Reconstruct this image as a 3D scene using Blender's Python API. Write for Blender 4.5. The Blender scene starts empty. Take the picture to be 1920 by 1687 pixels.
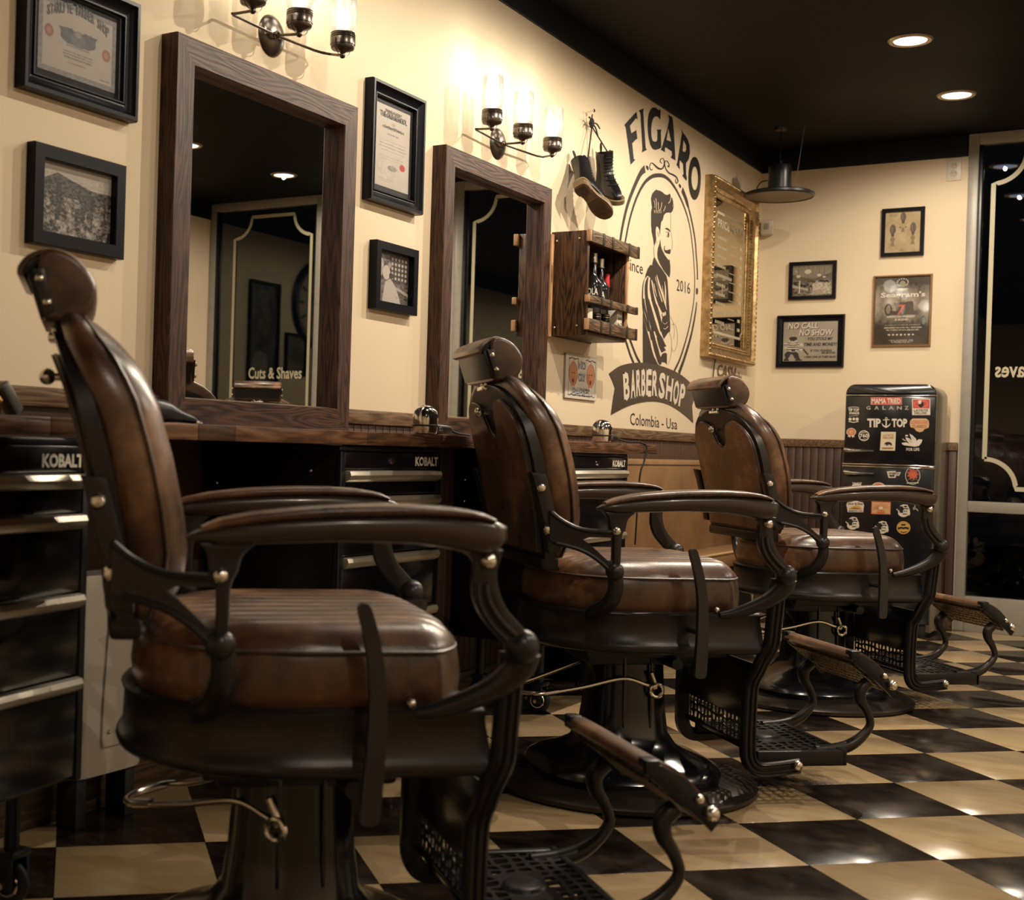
import bpy, bmesh, math, random
import numpy as np
from math import pi, sin, cos, radians, sqrt
from mathutils import Matrix, Vector
random.seed(7); RNG = np.random.RandomState(7)
SC = bpy.context.scene; COL = SC.collection
# ------------------------------------------------------------ camera, world, exposure
F_PX = 2482.443; CX, CY = 690.0, 853.887
YAW, PITCH, ROLL = 0.5685, -0.0079, 0.0302
CAM = np.array([2.1232, 0.0, 0.8416])
def _basis():
    cp, sp = cos(PITCH), sin(PITCH)
    F = np.array([-sin(YAW)*cp, cos(YAW)*cp, sp]); R0 = np.array([cos(YAW), sin(YAW), 0]); U0 = np.cross(R0, F)
    return R0*cos(ROLL)+U0*sin(ROLL), -R0*sin(ROLL)+U0*cos(ROLL), F
RR, UU, FF = _basis()
cd = bpy.data.cameras.new('camera'); cam = bpy.data.objects.new('camera', cd); COL.objects.link(cam)
cd.sensor_fit = 'HORIZONTAL'; cd.sensor_width = 36.0; cd.lens = F_PX/1920*36
cd.shift_x = (960-CX)/1920; cd.shift_y = (CY-843.5)/1920; cd.clip_start = .05
m = Matrix.Identity(4)
for i in range(3):
    m[i][0] = RR[i]; m[i][1] = UU[i]; m[i][2] = -FF[i]; m[i][3] = CAM[i]
cam.matrix_world = m; SC.camera = cam
cd.dof.use_dof = True; cd.dof.focus_distance = 4.2; cd.dof.aperture_fstop = 5.6
SC.view_settings.view_transform = 'Standard'; SC.view_settings.look = 'None'
SC.view_settings.gamma = 1.0; SC.view_settings.use_curve_mapping = False
SC.view_settings.exposure = 0.1
W = bpy.data.worlds.new('world'); SC.world = W; W.use_nodes = True
W.node_tree.nodes['Background'].inputs[0].default_value = (0.0016, 0.0018, 0.0024, 1); W.node_tree.nodes['Background'].inputs[1].default_value = 1.0
ROOM_W, ROOM_D, ROOM_Y0, CEIL, SOFF = 3.884, 7.23, -1.6, 2.494, 2.385
DOWN = [(1.07, 5.51), (1.10, 6.42), (2.81, 5.70), (2.80, 6.60), (1.05, 4.6), (1.05, 3.6), (1.05, 2.6), (2.8, 4.0), (2.8, 2.2), (2.8, 0.3)]  # later entries are unseen downlights added to carry the room light
DOWN_P = [42, 34, 22, 22, 66, 62, 16, 46, 44, 34]
SCONCE_W = .8
SCONCE_C, DOWN_C = (1.0, .92, .76), (1.0, .86, .68)
def down_lights():
    for i, (x, y) in enumerate(DOWN):
        l = bpy.data.lights.new('downlight_lamp', 'SPOT'); l.energy = DOWN_P[i]; l.color = DOWN_C; l.shadow_soft_size = .009
        l.spot_size = radians(172); l.spot_blend = .35
        o = bpy.data.objects.new('downlight_lamp', l); COL.objects.link(o); o.location = (x, y, CEIL-.016)
down_lights()
def unp(px, py, pl, v):
    d = RR*(px-CX)/F_PX - UU*(py-CY)/F_PX + FF
    t = (v-CAM[pl])/d[pl]; return CAM+d*t
def wl(px, py, x=0.0):
    p = unp(px, py, 0, x); return (float(p[1]), float(p[2]))
def bk(px, py, y=ROOM_D):
    p = unp(px, py, 1, y); return (float(p[0]), float(p[2]))
# ------------------------------------------------------------ materials
MATS = {}
def srgb(c): return tuple(((v/255)/12.92 if v/255 <= .04045 else ((v/255+.055)/1.055)**2.4) for v in c)
def mat(name, col=(.5,.5,.5), rough=.5, metal=0.0, emit=None, es=0, coat=0, spec=.5, bump=0, bscale=40, col2=None, nscale=8, ndet=4, lo=.35, hi=.65, trans=0, stretch=(1,1,1), rvar=0, coatr=.1):
    if name in MATS: return MATS[name]
    m = bpy.data.materials.new(name); m.use_nodes = True; nt = m.node_tree; n = nt.nodes; L = nt.links
    b = n['Principled BSDF']; b.inputs['Base Color'].default_value = (*col, 1); b.inputs['Roughness'].default_value = rough
    b.inputs['Metallic'].default_value = metal; b.inputs['Specular IOR Level'].default_value = spec
    b.inputs['Coat Weight'].default_value = coat; b.inputs['Coat Roughness'].default_value = coatr
    if trans: b.inputs['Transmission Weight'].default_value = trans
    if emit: b.inputs['Emission Color'].default_value = (*emit, 1); b.inputs['Emission Strength'].default_value = es
    if bump or col2 or rvar:
        tc = n.new('ShaderNodeTexCoord'); mp = n.new('ShaderNodeMapping'); mp.inputs['Scale'].default_value = stretch
        L.new(tc.outputs['Object'], mp.inputs['Vector'])
    if col2 or rvar:
        nz = n.new('ShaderNodeTexNoise'); nz.inputs['Scale'].default_value = nscale; nz.inputs['Detail'].default_value = ndet; nz.inputs['Roughness'].default_value = .6
        L.new(mp.outputs[0], nz.inputs['Vector']); cr = n.new('ShaderNodeValToRGB')
        cr.color_ramp.elements[0].position = lo; cr.color_ramp.elements[1].position = hi
        cr.color_ramp.elements[0].color = (*col, 1); cr.color_ramp.elements[1].color = (*(col2 or col), 1)
        L.new(nz.outputs['Fac'], cr.inputs['Fac'])
        if col2: L.new(cr.outputs['Color'], b.inputs['Base Color'])
        if rvar:
            mr = n.new('ShaderNodeMapRange'); mr.inputs['To Min'].default_value = max(0, rough-rvar); mr.inputs['To Max'].default_value = rough+rvar
            L.new(nz.outputs['Fac'], mr.inputs['Value']); L.new(mr.outputs[0], b.inputs['Roughness'])
    if bump:
        bz = n.new('ShaderNodeTexNoise'); bz.inputs['Scale'].default_value = bscale; bz.inputs['Detail'].default_value = 3
        L.new(mp.outputs[0], bz.inputs['Vector']); bp = n.new('ShaderNodeBump'); bp.inputs['Strength'].default_value = bump; bp.inputs['Distance'].default_value = .002
        L.new(bz.outputs['Fac'], bp.inputs['Height']); L.new(bp.outputs[0], b.inputs['Normal'])
    MATS[name] = m; return m
def wood_mat(name, c1, c2, axis=0, rough=.45, scale=6.0, bump=.35):
    if name in MATS: return MATS[name]
    m = bpy.data.materials.new(name); m.use_nodes = True; nt = m.node_tree; n = nt.nodes; L = nt.links; b = n['Principled BSDF']
    tc = n.new('ShaderNodeTexCoord'); mp = n.new('ShaderNodeMapping'); s = [14.0, 14.0, 14.0]; s[axis] = 1.4; mp.inputs['Scale'].default_value = s
    L.new(tc.outputs['Object'], mp.inputs['Vector'])
    nz = n.new('ShaderNodeTexNoise'); nz.inputs['Scale'].default_value = 1.2; nz.inputs['Detail'].default_value = 2; L.new(mp.outputs[0], nz.inputs['Vector'])
    mm = n.new('ShaderNodeMath'); mm.operation = 'MULTIPLY'; mm.inputs[1].default_value = scale*2; L.new(nz.outputs['Fac'], mm.inputs[0])
    fr = n.new('ShaderNodeMath'); fr.operation = 'PINGPONG'; fr.inputs[1].default_value = .5; L.new(mm.outputs[0], fr.inputs[0])
    fine = n.new('ShaderNodeTexNoise'); fine.inputs['Scale'].default_value = 9; fine.inputs['Detail'].default_value = 5; L.new(mp.outputs[0], fine.inputs['Vector'])
    ad = n.new('ShaderNodeMath'); ad.operation = 'ADD'; L.new(fr.outputs[0], ad.inputs[0]); L.new(fine.outputs['Fac'], ad.inputs[1])
    cr = n.new('ShaderNodeValToRGB'); cr.color_ramp.elements[0].position = .45; cr.color_ramp.elements[1].position = 1.0
    cr.color_ramp.elements[0].color = (*c1, 1); cr.color_ramp.elements[1].color = (*c2, 1); L.new(ad.outputs[0], cr.inputs['Fac']); L.new(cr.outputs['Color'], b.inputs['Base Color'])
    bp = n.new('ShaderNodeBump'); bp.inputs['Strength'].default_value = bump; bp.inputs['Distance'].default_value = .002; L.new(ad.outputs[0], bp.inputs['Height']); L.new(bp.outputs[0], b.inputs['Normal'])
    b.inputs['Roughness'].default_value = rough; b.inputs['Specular IOR Level'].default_value = .3; MATS[name] = m; return m
def leather_mat(name, c1, c2, c3, rough=.34):
    m = bpy.data.materials.new(name); m.use_nodes = True; nt = m.node_tree; n = nt.nodes; L = nt.links; b = n['Principled BSDF']
    tc = n.new('ShaderNodeTexCoord')
    nz = n.new('ShaderNodeTexNoise'); nz.inputs['Scale'].default_value = 7; nz.inputs['Detail'].default_value = 6; nz.inputs['Roughness'].default_value = .65; L.new(tc.outputs['Object'], nz.inputs['Vector'])
    cr = n.new('ShaderNodeValToRGB'); e = cr.color_ramp.elements; e[0].position = .32; e[0].color = (*c1, 1); e[1].position = .72; e[1].color = (*c3, 1)
    k = e.new(.52); k.color = (*c2, 1); L.new(nz.outputs['Fac'], cr.inputs['Fac']); L.new(cr.outputs['Color'], b.inputs['Base Color'])
    mr = n.new('ShaderNodeMapRange'); mr.inputs['To Min'].default_value = rough-.08; mr.inputs['To Max'].default_value = rough+.14; L.new(nz.outputs['Fac'], mr.inputs['Value']); L.new(mr.outputs[0], b.inputs['Roughness']); b.inputs['Coat Weight'].default_value = .6; b.inputs['Coat Roughness'].default_value = .38
    vz = n.new('ShaderNodeTexVoronoi'); vz.inputs['Scale'].default_value = 260; L.new(tc.outputs['Object'], vz.inputs['Vector'])
    bp = n.new('ShaderNodeBump'); bp.inputs['Strength'].default_value = .12; bp.inputs['Distance'].default_value = .001; L.new(vz.outputs['Distance'], bp.inputs['Height']); L.new(bp.outputs[0], b.inputs['Normal'])
    MATS[name] = m; return m
def glass_mat(name, refl=.08, tint=(1,1,1), rough=0.0, translucent=0.0, boost=1.0):
    m = bpy.data.materials.new(name); m.use_nodes = True; nt = m.node_tree; n = nt.nodes; L = nt.links; n.remove(n['Principled BSDF']); out = n['Material Output']
    tr = n.new('ShaderNodeBsdfTransparent'); tr.inputs[0].default_value = (*tint, 1); gl = n.new('ShaderNodeBsdfGlossy'); gl.inputs['Roughness'].default_value = rough
    fr = n.new('ShaderNodeFresnel'); fr.inputs['IOR'].default_value = 1.5; mt = n.new('ShaderNodeMath'); mt.operation = 'MULTIPLY_ADD'; mt.inputs[1].default_value = boost; mt.inputs[2].default_value = refl; mt.use_clamp = True
    L.new(fr.outputs[0], mt.inputs[0]); mx = n.new('ShaderNodeMixShader'); L.new(mt.outputs[0], mx.inputs[0]); L.new(tr.outputs[0], mx.inputs[1]); L.new(gl.outputs[0], mx.inputs[2]); last = mx
    if translucent:
        tl = n.new('ShaderNodeBsdfTranslucent'); tl.inputs[0].default_value = (1,.97,.9,1); m2 = n.new('ShaderNodeMixShader'); m2.inputs[0].default_value = translucent
        L.new(mx.outputs[0], m2.inputs[1]); L.new(tl.outputs[0], m2.inputs[2]); last = m2
    L.new(last.outputs[0], out.inputs['Surface']); MATS[name] = m; return m
def vcol_mat(name='printed_paper', rough=.5, coat=.0):
    if name in MATS: return MATS[name]
    m = bpy.data.materials.new(name); m.use_nodes = True; nt = m.node_tree; b = nt.nodes['Principled BSDF']
    a = nt.nodes.new('ShaderNodeVertexColor'); a.layer_name = 'ink'; nt.links.new(a.outputs['Color'], b.inputs['Base Color'])
    b.inputs['Roughness'].default_value = rough; b.inputs['Coat Weight'].default_value = coat; MATS[name] = m; return m
# ------------------------------------------------------------ mesh helpers
class MB:
    def __init__(s): s.v = []; s.f = []; s.mi = []; s.cm = 0
    def add(s, vs, fs):
        o = len(s.v); s.v += [tuple(map(float, p)) for p in vs]; s.f += [tuple(i+o for i in f) for f in fs]; s.mi += [s.cm]*len(fs); return s
    def box(s, c, d, bev=0, M=None):
        bm = bmesh.new(); bmesh.ops.create_cube(bm, size=1)
        for v in bm.verts: v.co = Vector((v.co.x*d[0], v.co.y*d[1], v.co.z*d[2]))
        if bev: bmesh.ops.bevel(bm, geom=bm.edges[:], offset=bev, segments=2, affect='EDGES', profile=.5)
        return s._bm(bm, Matrix.Translation(c) if M is None else M)
    def b6(s, x0, x1, y0, y1, z0, z1, bev=0): return s.box(((x0+x1)/2, (y0+y1)/2, (z0+z1)/2), (abs(x1-x0), abs(y1-y0), abs(z1-z0)), bev)
    def _bm(s, bm, M):
        bm.verts.ensure_lookup_table(); bm.verts.index_update()
        s.add([tuple(M @ v.co) for v in bm.verts], [tuple(v.index for v in f.verts) for f in bm.faces]); bm.free(); return s
    def lathe(s, prof, n=32, M=None, closed=False):
        vs = []; fs = []; k = len(prof)
        for i in range(n):
            a = 2*pi*i/n
            for r, z in prof: vs.append((r*cos(a), r*sin(a), z))
        for i in range(n):
            j = (i+1) % n
            for q in range(k-1): fs.append((i*k+q, j*k+q, j*k+q+1, i*k+q+1))
            if closed: fs.append((i*k+k-1, j*k+k-1, j*k, i*k))
        if not closed:
            if prof[0][0] > 1e-5: fs.append(tuple(i*k for i in range(n))[::-1])
            if prof[-1][0] > 1e-5: fs.append(tuple(i*k+k-1 for i in range(n)))
        if M is not None: vs = [tuple(M @ Vector(v)) for v in vs]
        return s.add(vs, fs)
    def cyl(s, p0, p1, r, r1=None, n=16, bev=0):
        p0, p1 = Vector(p0), Vector(p1); d = p1-p0; L = d.length; q = d.to_track_quat('Z', 'Y').to_matrix().to_4x4(); r1 = r if r1 is None else r1
        pr = [(0, 0), (r, 0), (r1, L), (0, L)] if not bev else [(0, 0), (r-bev, 0), (r, bev), (r1, L-bev), (r1-bev, L), (0, L)]
        return s.lathe(pr, n, Matrix.Translation(p0) @ q)
    def ball(s, c, r, n=16, sc=(1,1,1)):
        return s.lathe([(r*sin(pi*i/8), -r*cos(pi*i/8)) for i in range(9)], n, Matrix.Translation(c) @ Matrix.Diagonal((*sc, 1)))
    def tube(s, pts, r, n=10, cap=True, up=None, ry=None, closed=False):
        P = [Vector(p) for p in pts]; k = len(P); rs = r if hasattr(r, '__len__') else [r]*k; ry_ = ry if hasattr(ry, '__len__') else ([ry]*k if ry else rs)
        vs = []; fs = []; prev = None
        for i in range(k):
            t = (P[(i+1) % k]-P[i-1]) if closed else (P[min(i+1, k-1)]-P[max(i-1, 0)]); t.normalize()
            if up is not None: a = Vector(up); a = (a-t*a.dot(t)).normalized()
            elif prev is None:
                a = Vector((0, 0, 1)) if abs(t.z) < .9 else Vector((1, 0, 0)); a = (a-t*a.dot(t)).normalized()
            else: a = (prev-t*prev.dot(t)).normalized()
            prev = a; b = t.cross(a)
            for j in range(n):
                th = 2*pi*j/n; vs.append(tuple(P[i]+a*(cos(th)*rs[i])+b*(sin(th)*ry_[i])))
        for i in range(k if closed else k-1):
            q = (i+1) % k
            for j in range(n): fs.append((i*n+j, i*n+(j+1) % n, q*n+(j+1) % n, q*n+j))
        if cap and not closed: fs.append(tuple(range(n))[::-1]); fs.append(tuple((k-1)*n+j for j in range(n)))
        return s.add(vs, fs)
    def loft(s, secs, cap=True):
        n = len(secs[0]); vs = [p for q in secs for p in q]; fs = []
        for i in range(len(secs)-1):
            for j in range(n): fs.append((i*n+j, i*n+(j+1) % n, (i+1)*n+(j+1) % n, (i+1)*n+j))
        if cap: fs.append(tuple(range(n))[::-1]); fs.append(tuple((len(secs)-1)*n+j for j in range(n)))
        return s.add(vs, fs)
    def prism(s, poly, a, b, axis=1, bev=0, holes=()):
        """extrude a 2-D outline along an axis; axis=1: poly is (x,z); axis=0: (y,z); axis=2: (x,y)"""
        def P(u, v, w): return (u, w, v) if axis == 1 else ((w, u, v) if axis == 0 else (u, v, w))
        bm = bmesh.new(); lo = [bm.verts.new(P(u, v, a)) for u, v in poly]; f = bm.faces.new(lo)
        if holes:
            es = [e for e in f.edges]; bm.faces.remove(f); es = [e for e in bm.edges]
            for h in holes:
                hv = [bm.verts.new(P(u, v, a)) for u, v in h]
                for i in range(len(hv)): es.append(bm.edges.new((hv[i], hv[(i+1) % len(hv)])))
            bmesh.ops.triangle_fill(bm, use_beauty=True, edges=es)
        r = bmesh.ops.extrude_face_region(bm, geom=bm.faces[:]); d = Vector(P(0, 0, b-a))
        for v in [g for g in r['geom'] if isinstance(g, bmesh.types.BMVert)]: v.co += d
        bmesh.ops.recalc_face_normals(bm, faces=bm.faces[:])
        if bev:
            es = [e for e in bm.edges if len(e.link_faces) == 2 and e.calc_face_angle() > 1.2 and abs((e.verts[0].co-e.verts[1].co).dot(Vector(P(0, 0, 1)))) < 1e-6]
            bmesh.ops.bevel(bm, geom=es, offset=bev, segments=2, affect='EDGES', profile=.5)
        return s._bm(bm, Matrix.Identity(4))
    def poly(s, pts): return s.add(pts, [tuple(range(len(pts)))])
    def mesh(s, name, sharp=40):
        me = bpy.data.meshes.new(name); me.from_pydata(s.v, [], s.f)
        if any(s.mi): me.polygons.foreach_set('material_index', s.mi)
        bm = bmesh.new(); bm.from_mesh(me); bmesh.ops.recalc_face_normals(bm, faces=bm.faces[:]); bm.to_mesh(me); bm.free()
        me.polygons.foreach_set('use_smooth', [True]*len(me.polygons))
        try: me.set_sharp_from_angle(angle=radians(sharp))
        except Exception: pass
        me.update(); return me
def obj(name, mb, mt, parent=None, label=None, sharp=40, kind=None):
    me = mb.mesh(name, sharp) if isinstance(mb, MB) else mb
    for q in (mt if isinstance(mt, (list, tuple)) else [mt]): me.materials.append(q)
    o = bpy.data.objects.new(name, me); COL.objects.link(o)
    if parent is not None: o.parent = parent
    if label: o['label'] = label
    if kind: o['kind'] = kind
    return o
def thing(name, label, cat, loc=(0,0,0), M=None, group=None):
    o = bpy.data.objects.new(name, None); COL.objects.link(o); o.empty_display_size = .05
    if M is not None: o.matrix_world = M
    else: o.location = loc
    o['label'] = label; o['category'] = cat
    if group: o['group'] = group
    return o
def tag(o, label, cat, group=None):
    o['label'] = label; o['category'] = cat
    if group: o['group'] = group
    return o
def copy_tree(o, parent=None):
    c = o.copy(); COL.objects.link(c); c.parent = parent
    for ch in list(o.children): copy_tree(ch, c)
    return c
def frameM(wall, u, v, n=0.0):
    """matrix whose local axes are (right, up, out of the wall)"""
    if wall == 'L': A = ((0,0,1),(1,0,0),(0,1,0)); o = (n, u, v)
    elif wall == 'B': A = ((1,0,0),(0,0,-1),(0,1,0)); o = (u, ROOM_D-n, v)
    else: A = ((0,0,-1),(-1,0,0),(0,1,0)); o = (ROOM_W-n, u, v)
    M = Matrix(A).to_4x4(); M.translation = o; return M
def cr(pts, n=6, closed=False):
    P = [np.array(p, float) for p in pts]; k = len(P); out = []
    for i in range(k if closed else k-1):
        if closed: a, b, c, d = P[(i-1) % k], P[i], P[(i+1) % k], P[(i+2) % k]
        else: a, b, c, d = P[max(i-1, 0)], P[i], P[i+1], P[min(i+2, k-1)]
        for j in range(n):
            t = j/n; out.append(tuple(.5*((2*b)+(-a+c)*t+(2*a-5*b+4*c-d)*t*t+(-a+3*b-3*c+d)*t**3)))
    if not closed: out.append(tuple(P[-1]))
    return out
def sup(cx, cz, hx, hz, p=2.5, n=20):
    r = []
    for i in range(n):
        a = 2*pi*i/n; c, s_ = cos(a), sin(a); r.append((cx+hx*math.copysign(abs(c)**(2/p), c), cz+hz*math.copysign(abs(s_)**(2/p), s_)))
    return r
def ell(cx, cy, rx, ry, n=28, a0=0, a1=2*pi): 
    e = n+1 if abs(a1-a0) < 6.28 else n
    return [(cx+rx*cos(a0+(a1-a0)*i/n), cy+ry*sin(a0+(a1-a0)*i/n)) for i in range(e)]
def stroke(pts, w):
    """closed outline of a brush stroke; w number or list"""
    P = [np.array(p, float) for p in pts]; k = len(P); ws = w if hasattr(w, '__len__') else [w]*k; A = []; B = []
    for i in range(k):
        t = P[min(i+1, k-1)]-P[max(i-1, 0)]; t /= (np.linalg.norm(t)+1e-9); nn = np.array([-t[1], t[0]])
        A.append(tuple(P[i]+nn*ws[i]/2)); B.append(tuple(P[i]-nn*ws[i]/2))
    return A+B[::-1]
def strip_mesh(mb, pts, w, f):
    P = [np.array(p, float) for p in pts]; k = len(P); ws = w if hasattr(w, '__len__') else [w]*k; vs = []
    for i in range(k):
        t = P[min(i+1, k-1)]-P[max(i-1, 0)]; t /= (np.linalg.norm(t)+1e-9); nn = np.array([-t[1], t[0]])
        vs += [f(*(P[i]+nn*ws[i]/2)), f(*(P[i]-nn*ws[i]/2))]
    mb.add(vs, [(2*i, 2*i+1, 2*i+3, 2*i+2) for i in range(k-1)])
# ------------------------------------------------------------ lettering
_TX = {}
def text_geo(s, bold=0.0, shear=0.0, space=1.0):
    k = (s, bold, shear, space)
    if k not in _TX:
        c = bpy.data.curves.new('txt', 'FONT'); c.body = s; c.resolution_u = 2; c.offset = bold; c.shear = shear; c.space_character = space
        o = bpy.data.objects.new('txt', c); COL.objects.link(o)
        dg = bpy.context.evaluated_depsgraph_get(); me = o.evaluated_get(dg).to_mesh()
        v = np.array([list(q.co)[:2] for q in me.vertices]) if len(me.vertices) else np.zeros((1, 2)); f = [tuple(p.vertices) for p in me.polygons]
        o.evaluated_get(dg).to_mesh_clear(); bpy.data.objects.remove(o); bpy.data.curves.remove(c)
        lo, hi = v.min(0), v.max(0); _TX[k] = ((v-lo)/(hi-lo+1e-9), f, hi-lo)
    return _TX[k]
def text_fn(mb, s, fn, **kw):
    """fn maps (u,v) in the unit square to a 3-D point"""
    v, f, _ = text_geo(s, **kw); mb.add([fn(a, b) for a, b in v], f)
def text_box(mb, s, u0, u1, v0, v1, n=.002, **kw): text_fn(mb, s, lambda a, b: (u0+(u1-u0)*a, v0+(v1-v0)*b, n), **kw)
def text_line(mb, s, uc, v0, h, n=.002, wmax=None, **kw):
    v, f, sz = text_geo(s, **kw); w = h*sz[0]/sz[1]
    if wmax and w > wmax: w = wmax
    text_box(mb, s, uc-w/2, uc+w/2, v0, v0+h, n, **kw)
# ------------------------------------------------------------ painted prints (ink on paper), coordinates 0..1, v up
class Art:
    def __init__(s, w, h, bg): s.w, s.h = w, h; s.a = np.ones((h, w, 3))*np.array(bg); u = (np.arange(w)+.5)/w; v = (np.arange(h)+.5)/h; s.U, s.V = np.meshgrid(u, v)
    def put(s, m, c, al=1.0): s.a[m] = s.a[m]*(1-al)+np.array(c)*al; return s
    def rect(s, u0, u1, v0, v1, c, al=1.0): return s.put((s.U >= u0) & (s.U < u1) & (s.V >= v0) & (s.V < v1), c, al)
    def ell(s, cu, cv, ru, rv, c, al=1.0): return s.put(((s.U-cu)/ru)**2+((s.V-cv)/rv)**2 < 1, c, al)
    def poly(s, pts, c, al=1.0):
        ins = np.zeros(s.U.shape, bool); n = len(pts)
        for i in range(n):
            x1, y1 = pts[i]; x2, y2 = pts[(i+1) % n]
            if y1 == y2: continue
            k = ((s.V >= min(y1, y2)) & (s.V < max(y1, y2))) & (s.U < (s.V-y1)*(x2-x1)/(y2-y1)+x1); ins ^= k
        return s.put(ins, c, al)
    def noise(s, k, amt, u0=0, u1=1, v0=0, v1=1):
        g = RNG.rand(k+2, k+2); x = s.U*k; y = s.V*k; i, j = x.astype(int), y.astype(int); fx, fy = x-i, y-j; fx = fx*fx*(3-2*fx); fy = fy*fy*(3-2*fy)
        r = (g[j, i]*(1-fx)+g[j, i+1]*fx)*(1-fy)+(g[j+1, i]*(1-fx)+g[j+1, i+1]*fx)*fy
        m = (s.U >= u0) & (s.U < u1) & (s.V >= v0) & (s.V < v1); s.a[m] = np.clip(s.a[m]+((r-.5)*amt)[m][:, None], .004, 1); return s
    def lines(s, u0, u1, v0, v1, n, c, fill=.5):
        for i in range(n):
            a = v0+(v1-v0)*(i+.2)/n; b = a+(v1-v0)/n*fill; d = RNG.rand()*.12*(u1-u0)
            s.put((s.U > u0+d) & (s.U < u1-d) & (s.V > a) & (s.V < b) & (RNG.rand(*s.U.shape) > .25), c, .85)
        return s
    def mesh(s, u0, u1, v0, v1, n, name='print'):
        xs = np.linspace(u0, u1, s.w+1); ys = np.linspace(v0, v1, s.h+1); X, Y = np.meshgrid(xs, ys)
        V = np.stack([X.ravel(), Y.ravel(), np.full(X.size, n)], 1); me = bpy.data.meshes.new(name); nf = s.w*s.h
        me.vertices.add(len(V)); me.vertices.foreach_set('co', V.ravel().astype(np.float32))
        i, j = np.meshgrid(np.arange(s.w), np.arange(s.h)); b = (j*(s.w+1)+i).ravel(); F = np.stack([b, b+1, b+s.w+2, b+s.w+1], 1)
        me.loops.add(nf*4); me.polygons.add(nf); me.loops.foreach_set('vertex_index', F.ravel().astype(np.int32)); me.polygons.foreach_set('loop_start', np.arange(nf, dtype=np.int32)*4)
        me.update(calc_edges=True); at = me.color_attributes.new('ink', 'FLOAT_COLOR', 'CORNER')
        c = np.ones((nf, 4, 4), np.float32); c[:, :, :3] = s.a.reshape(-1, 1, 3); at.data.foreach_set('color', c.ravel()); me.update(); return me
# ------------------------------------------------------------ palette
wallpaint = mat('cream_wall_paint', (.72,.595,.425), .75, bump=.05, bscale=180, col2=(.68,.56,.395), nscale=2.2)
blackpaint = mat('black_paint', (.007,.007,.010), .6, spec=.2, bump=.05, bscale=90)
ceilpaint = mat('black_ceiling_paint', (.0045,.0038,.0042), .6, spec=.10, bump=.10, bscale=60, rvar=.1, nscale=1.5)
whitetrim = mat('white_painted_metal', (.29,.265,.225), .4, col2=(.23,.21,.175), nscale=14, lo=.5, hi=.8)
darktrim = wood_mat('dark_wood_trim', (.035,.02,.012), (.10,.058,.032), 1, .5)
beadmat = mat('dark_beadboard_paint', (.05,.024,.016), .5, col2=(.07,.034,.022), nscale=4, stretch=(6,6,1))
mirrorwood = wood_mat('dark_oak_frame', (.016,.007,.005), (.085,.038,.023), 0, .5, 7, .3)
mirrorwoodv = wood_mat('dark_oak_frame_upright', (.016,.007,.005), (.085,.038,.023), 1, .5, 7, .3)
chrome = mat('chrome', (.8,.78,.74), .12, 1.0)
boltm = mat('bolt_chrome', (.85,.8,.72), .2, 1.0)
ironm = mat('dark_bronze_metal', (.040,.035,.035), .33, .6, bump=.06, bscale=300)
glossblack = mat('gloss_black_enamel', (.006,.006,.008), .2, 0, coat=.4, coatr=.12)
satinblack = mat('satin_black_steel', (.010,.010,.013), .35, .2)
rubber = mat('black_rubber', (.012,.012,.013), .6)
leather = leather_mat('patina_brown_leather', (.024,.010,.007), (.115,.050,.023), (.36,.18,.085), .27)
leatherd = leather_mat('dark_brown_leather', (.022,.012,.009), (.05,.026,.017), (.10,.055,.032), .38)
alu = mat('brushed_aluminium', (.80,.74,.62), .34, .75)
creamink = mat('cream_vinyl', (.46,.41,.28), .5)
ink = mat('dark_mural_paint', (.035,.024,.019), .5)
inkblack = mat('black_mural_paint', (.014,.012,.013), .45)
print_m = vcol_mat()
printgloss = vcol_mat('glossy_print', .3, .3)
picglass = glass_mat('picture_glass', .0, boost=.35)
winglass = glass_mat('window_glass', .01, (.8,.82,.8), 0, boost=1.1)
mirror = mat('mirror_silver', (.86,.85,.82), .0, 1.0)
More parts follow.
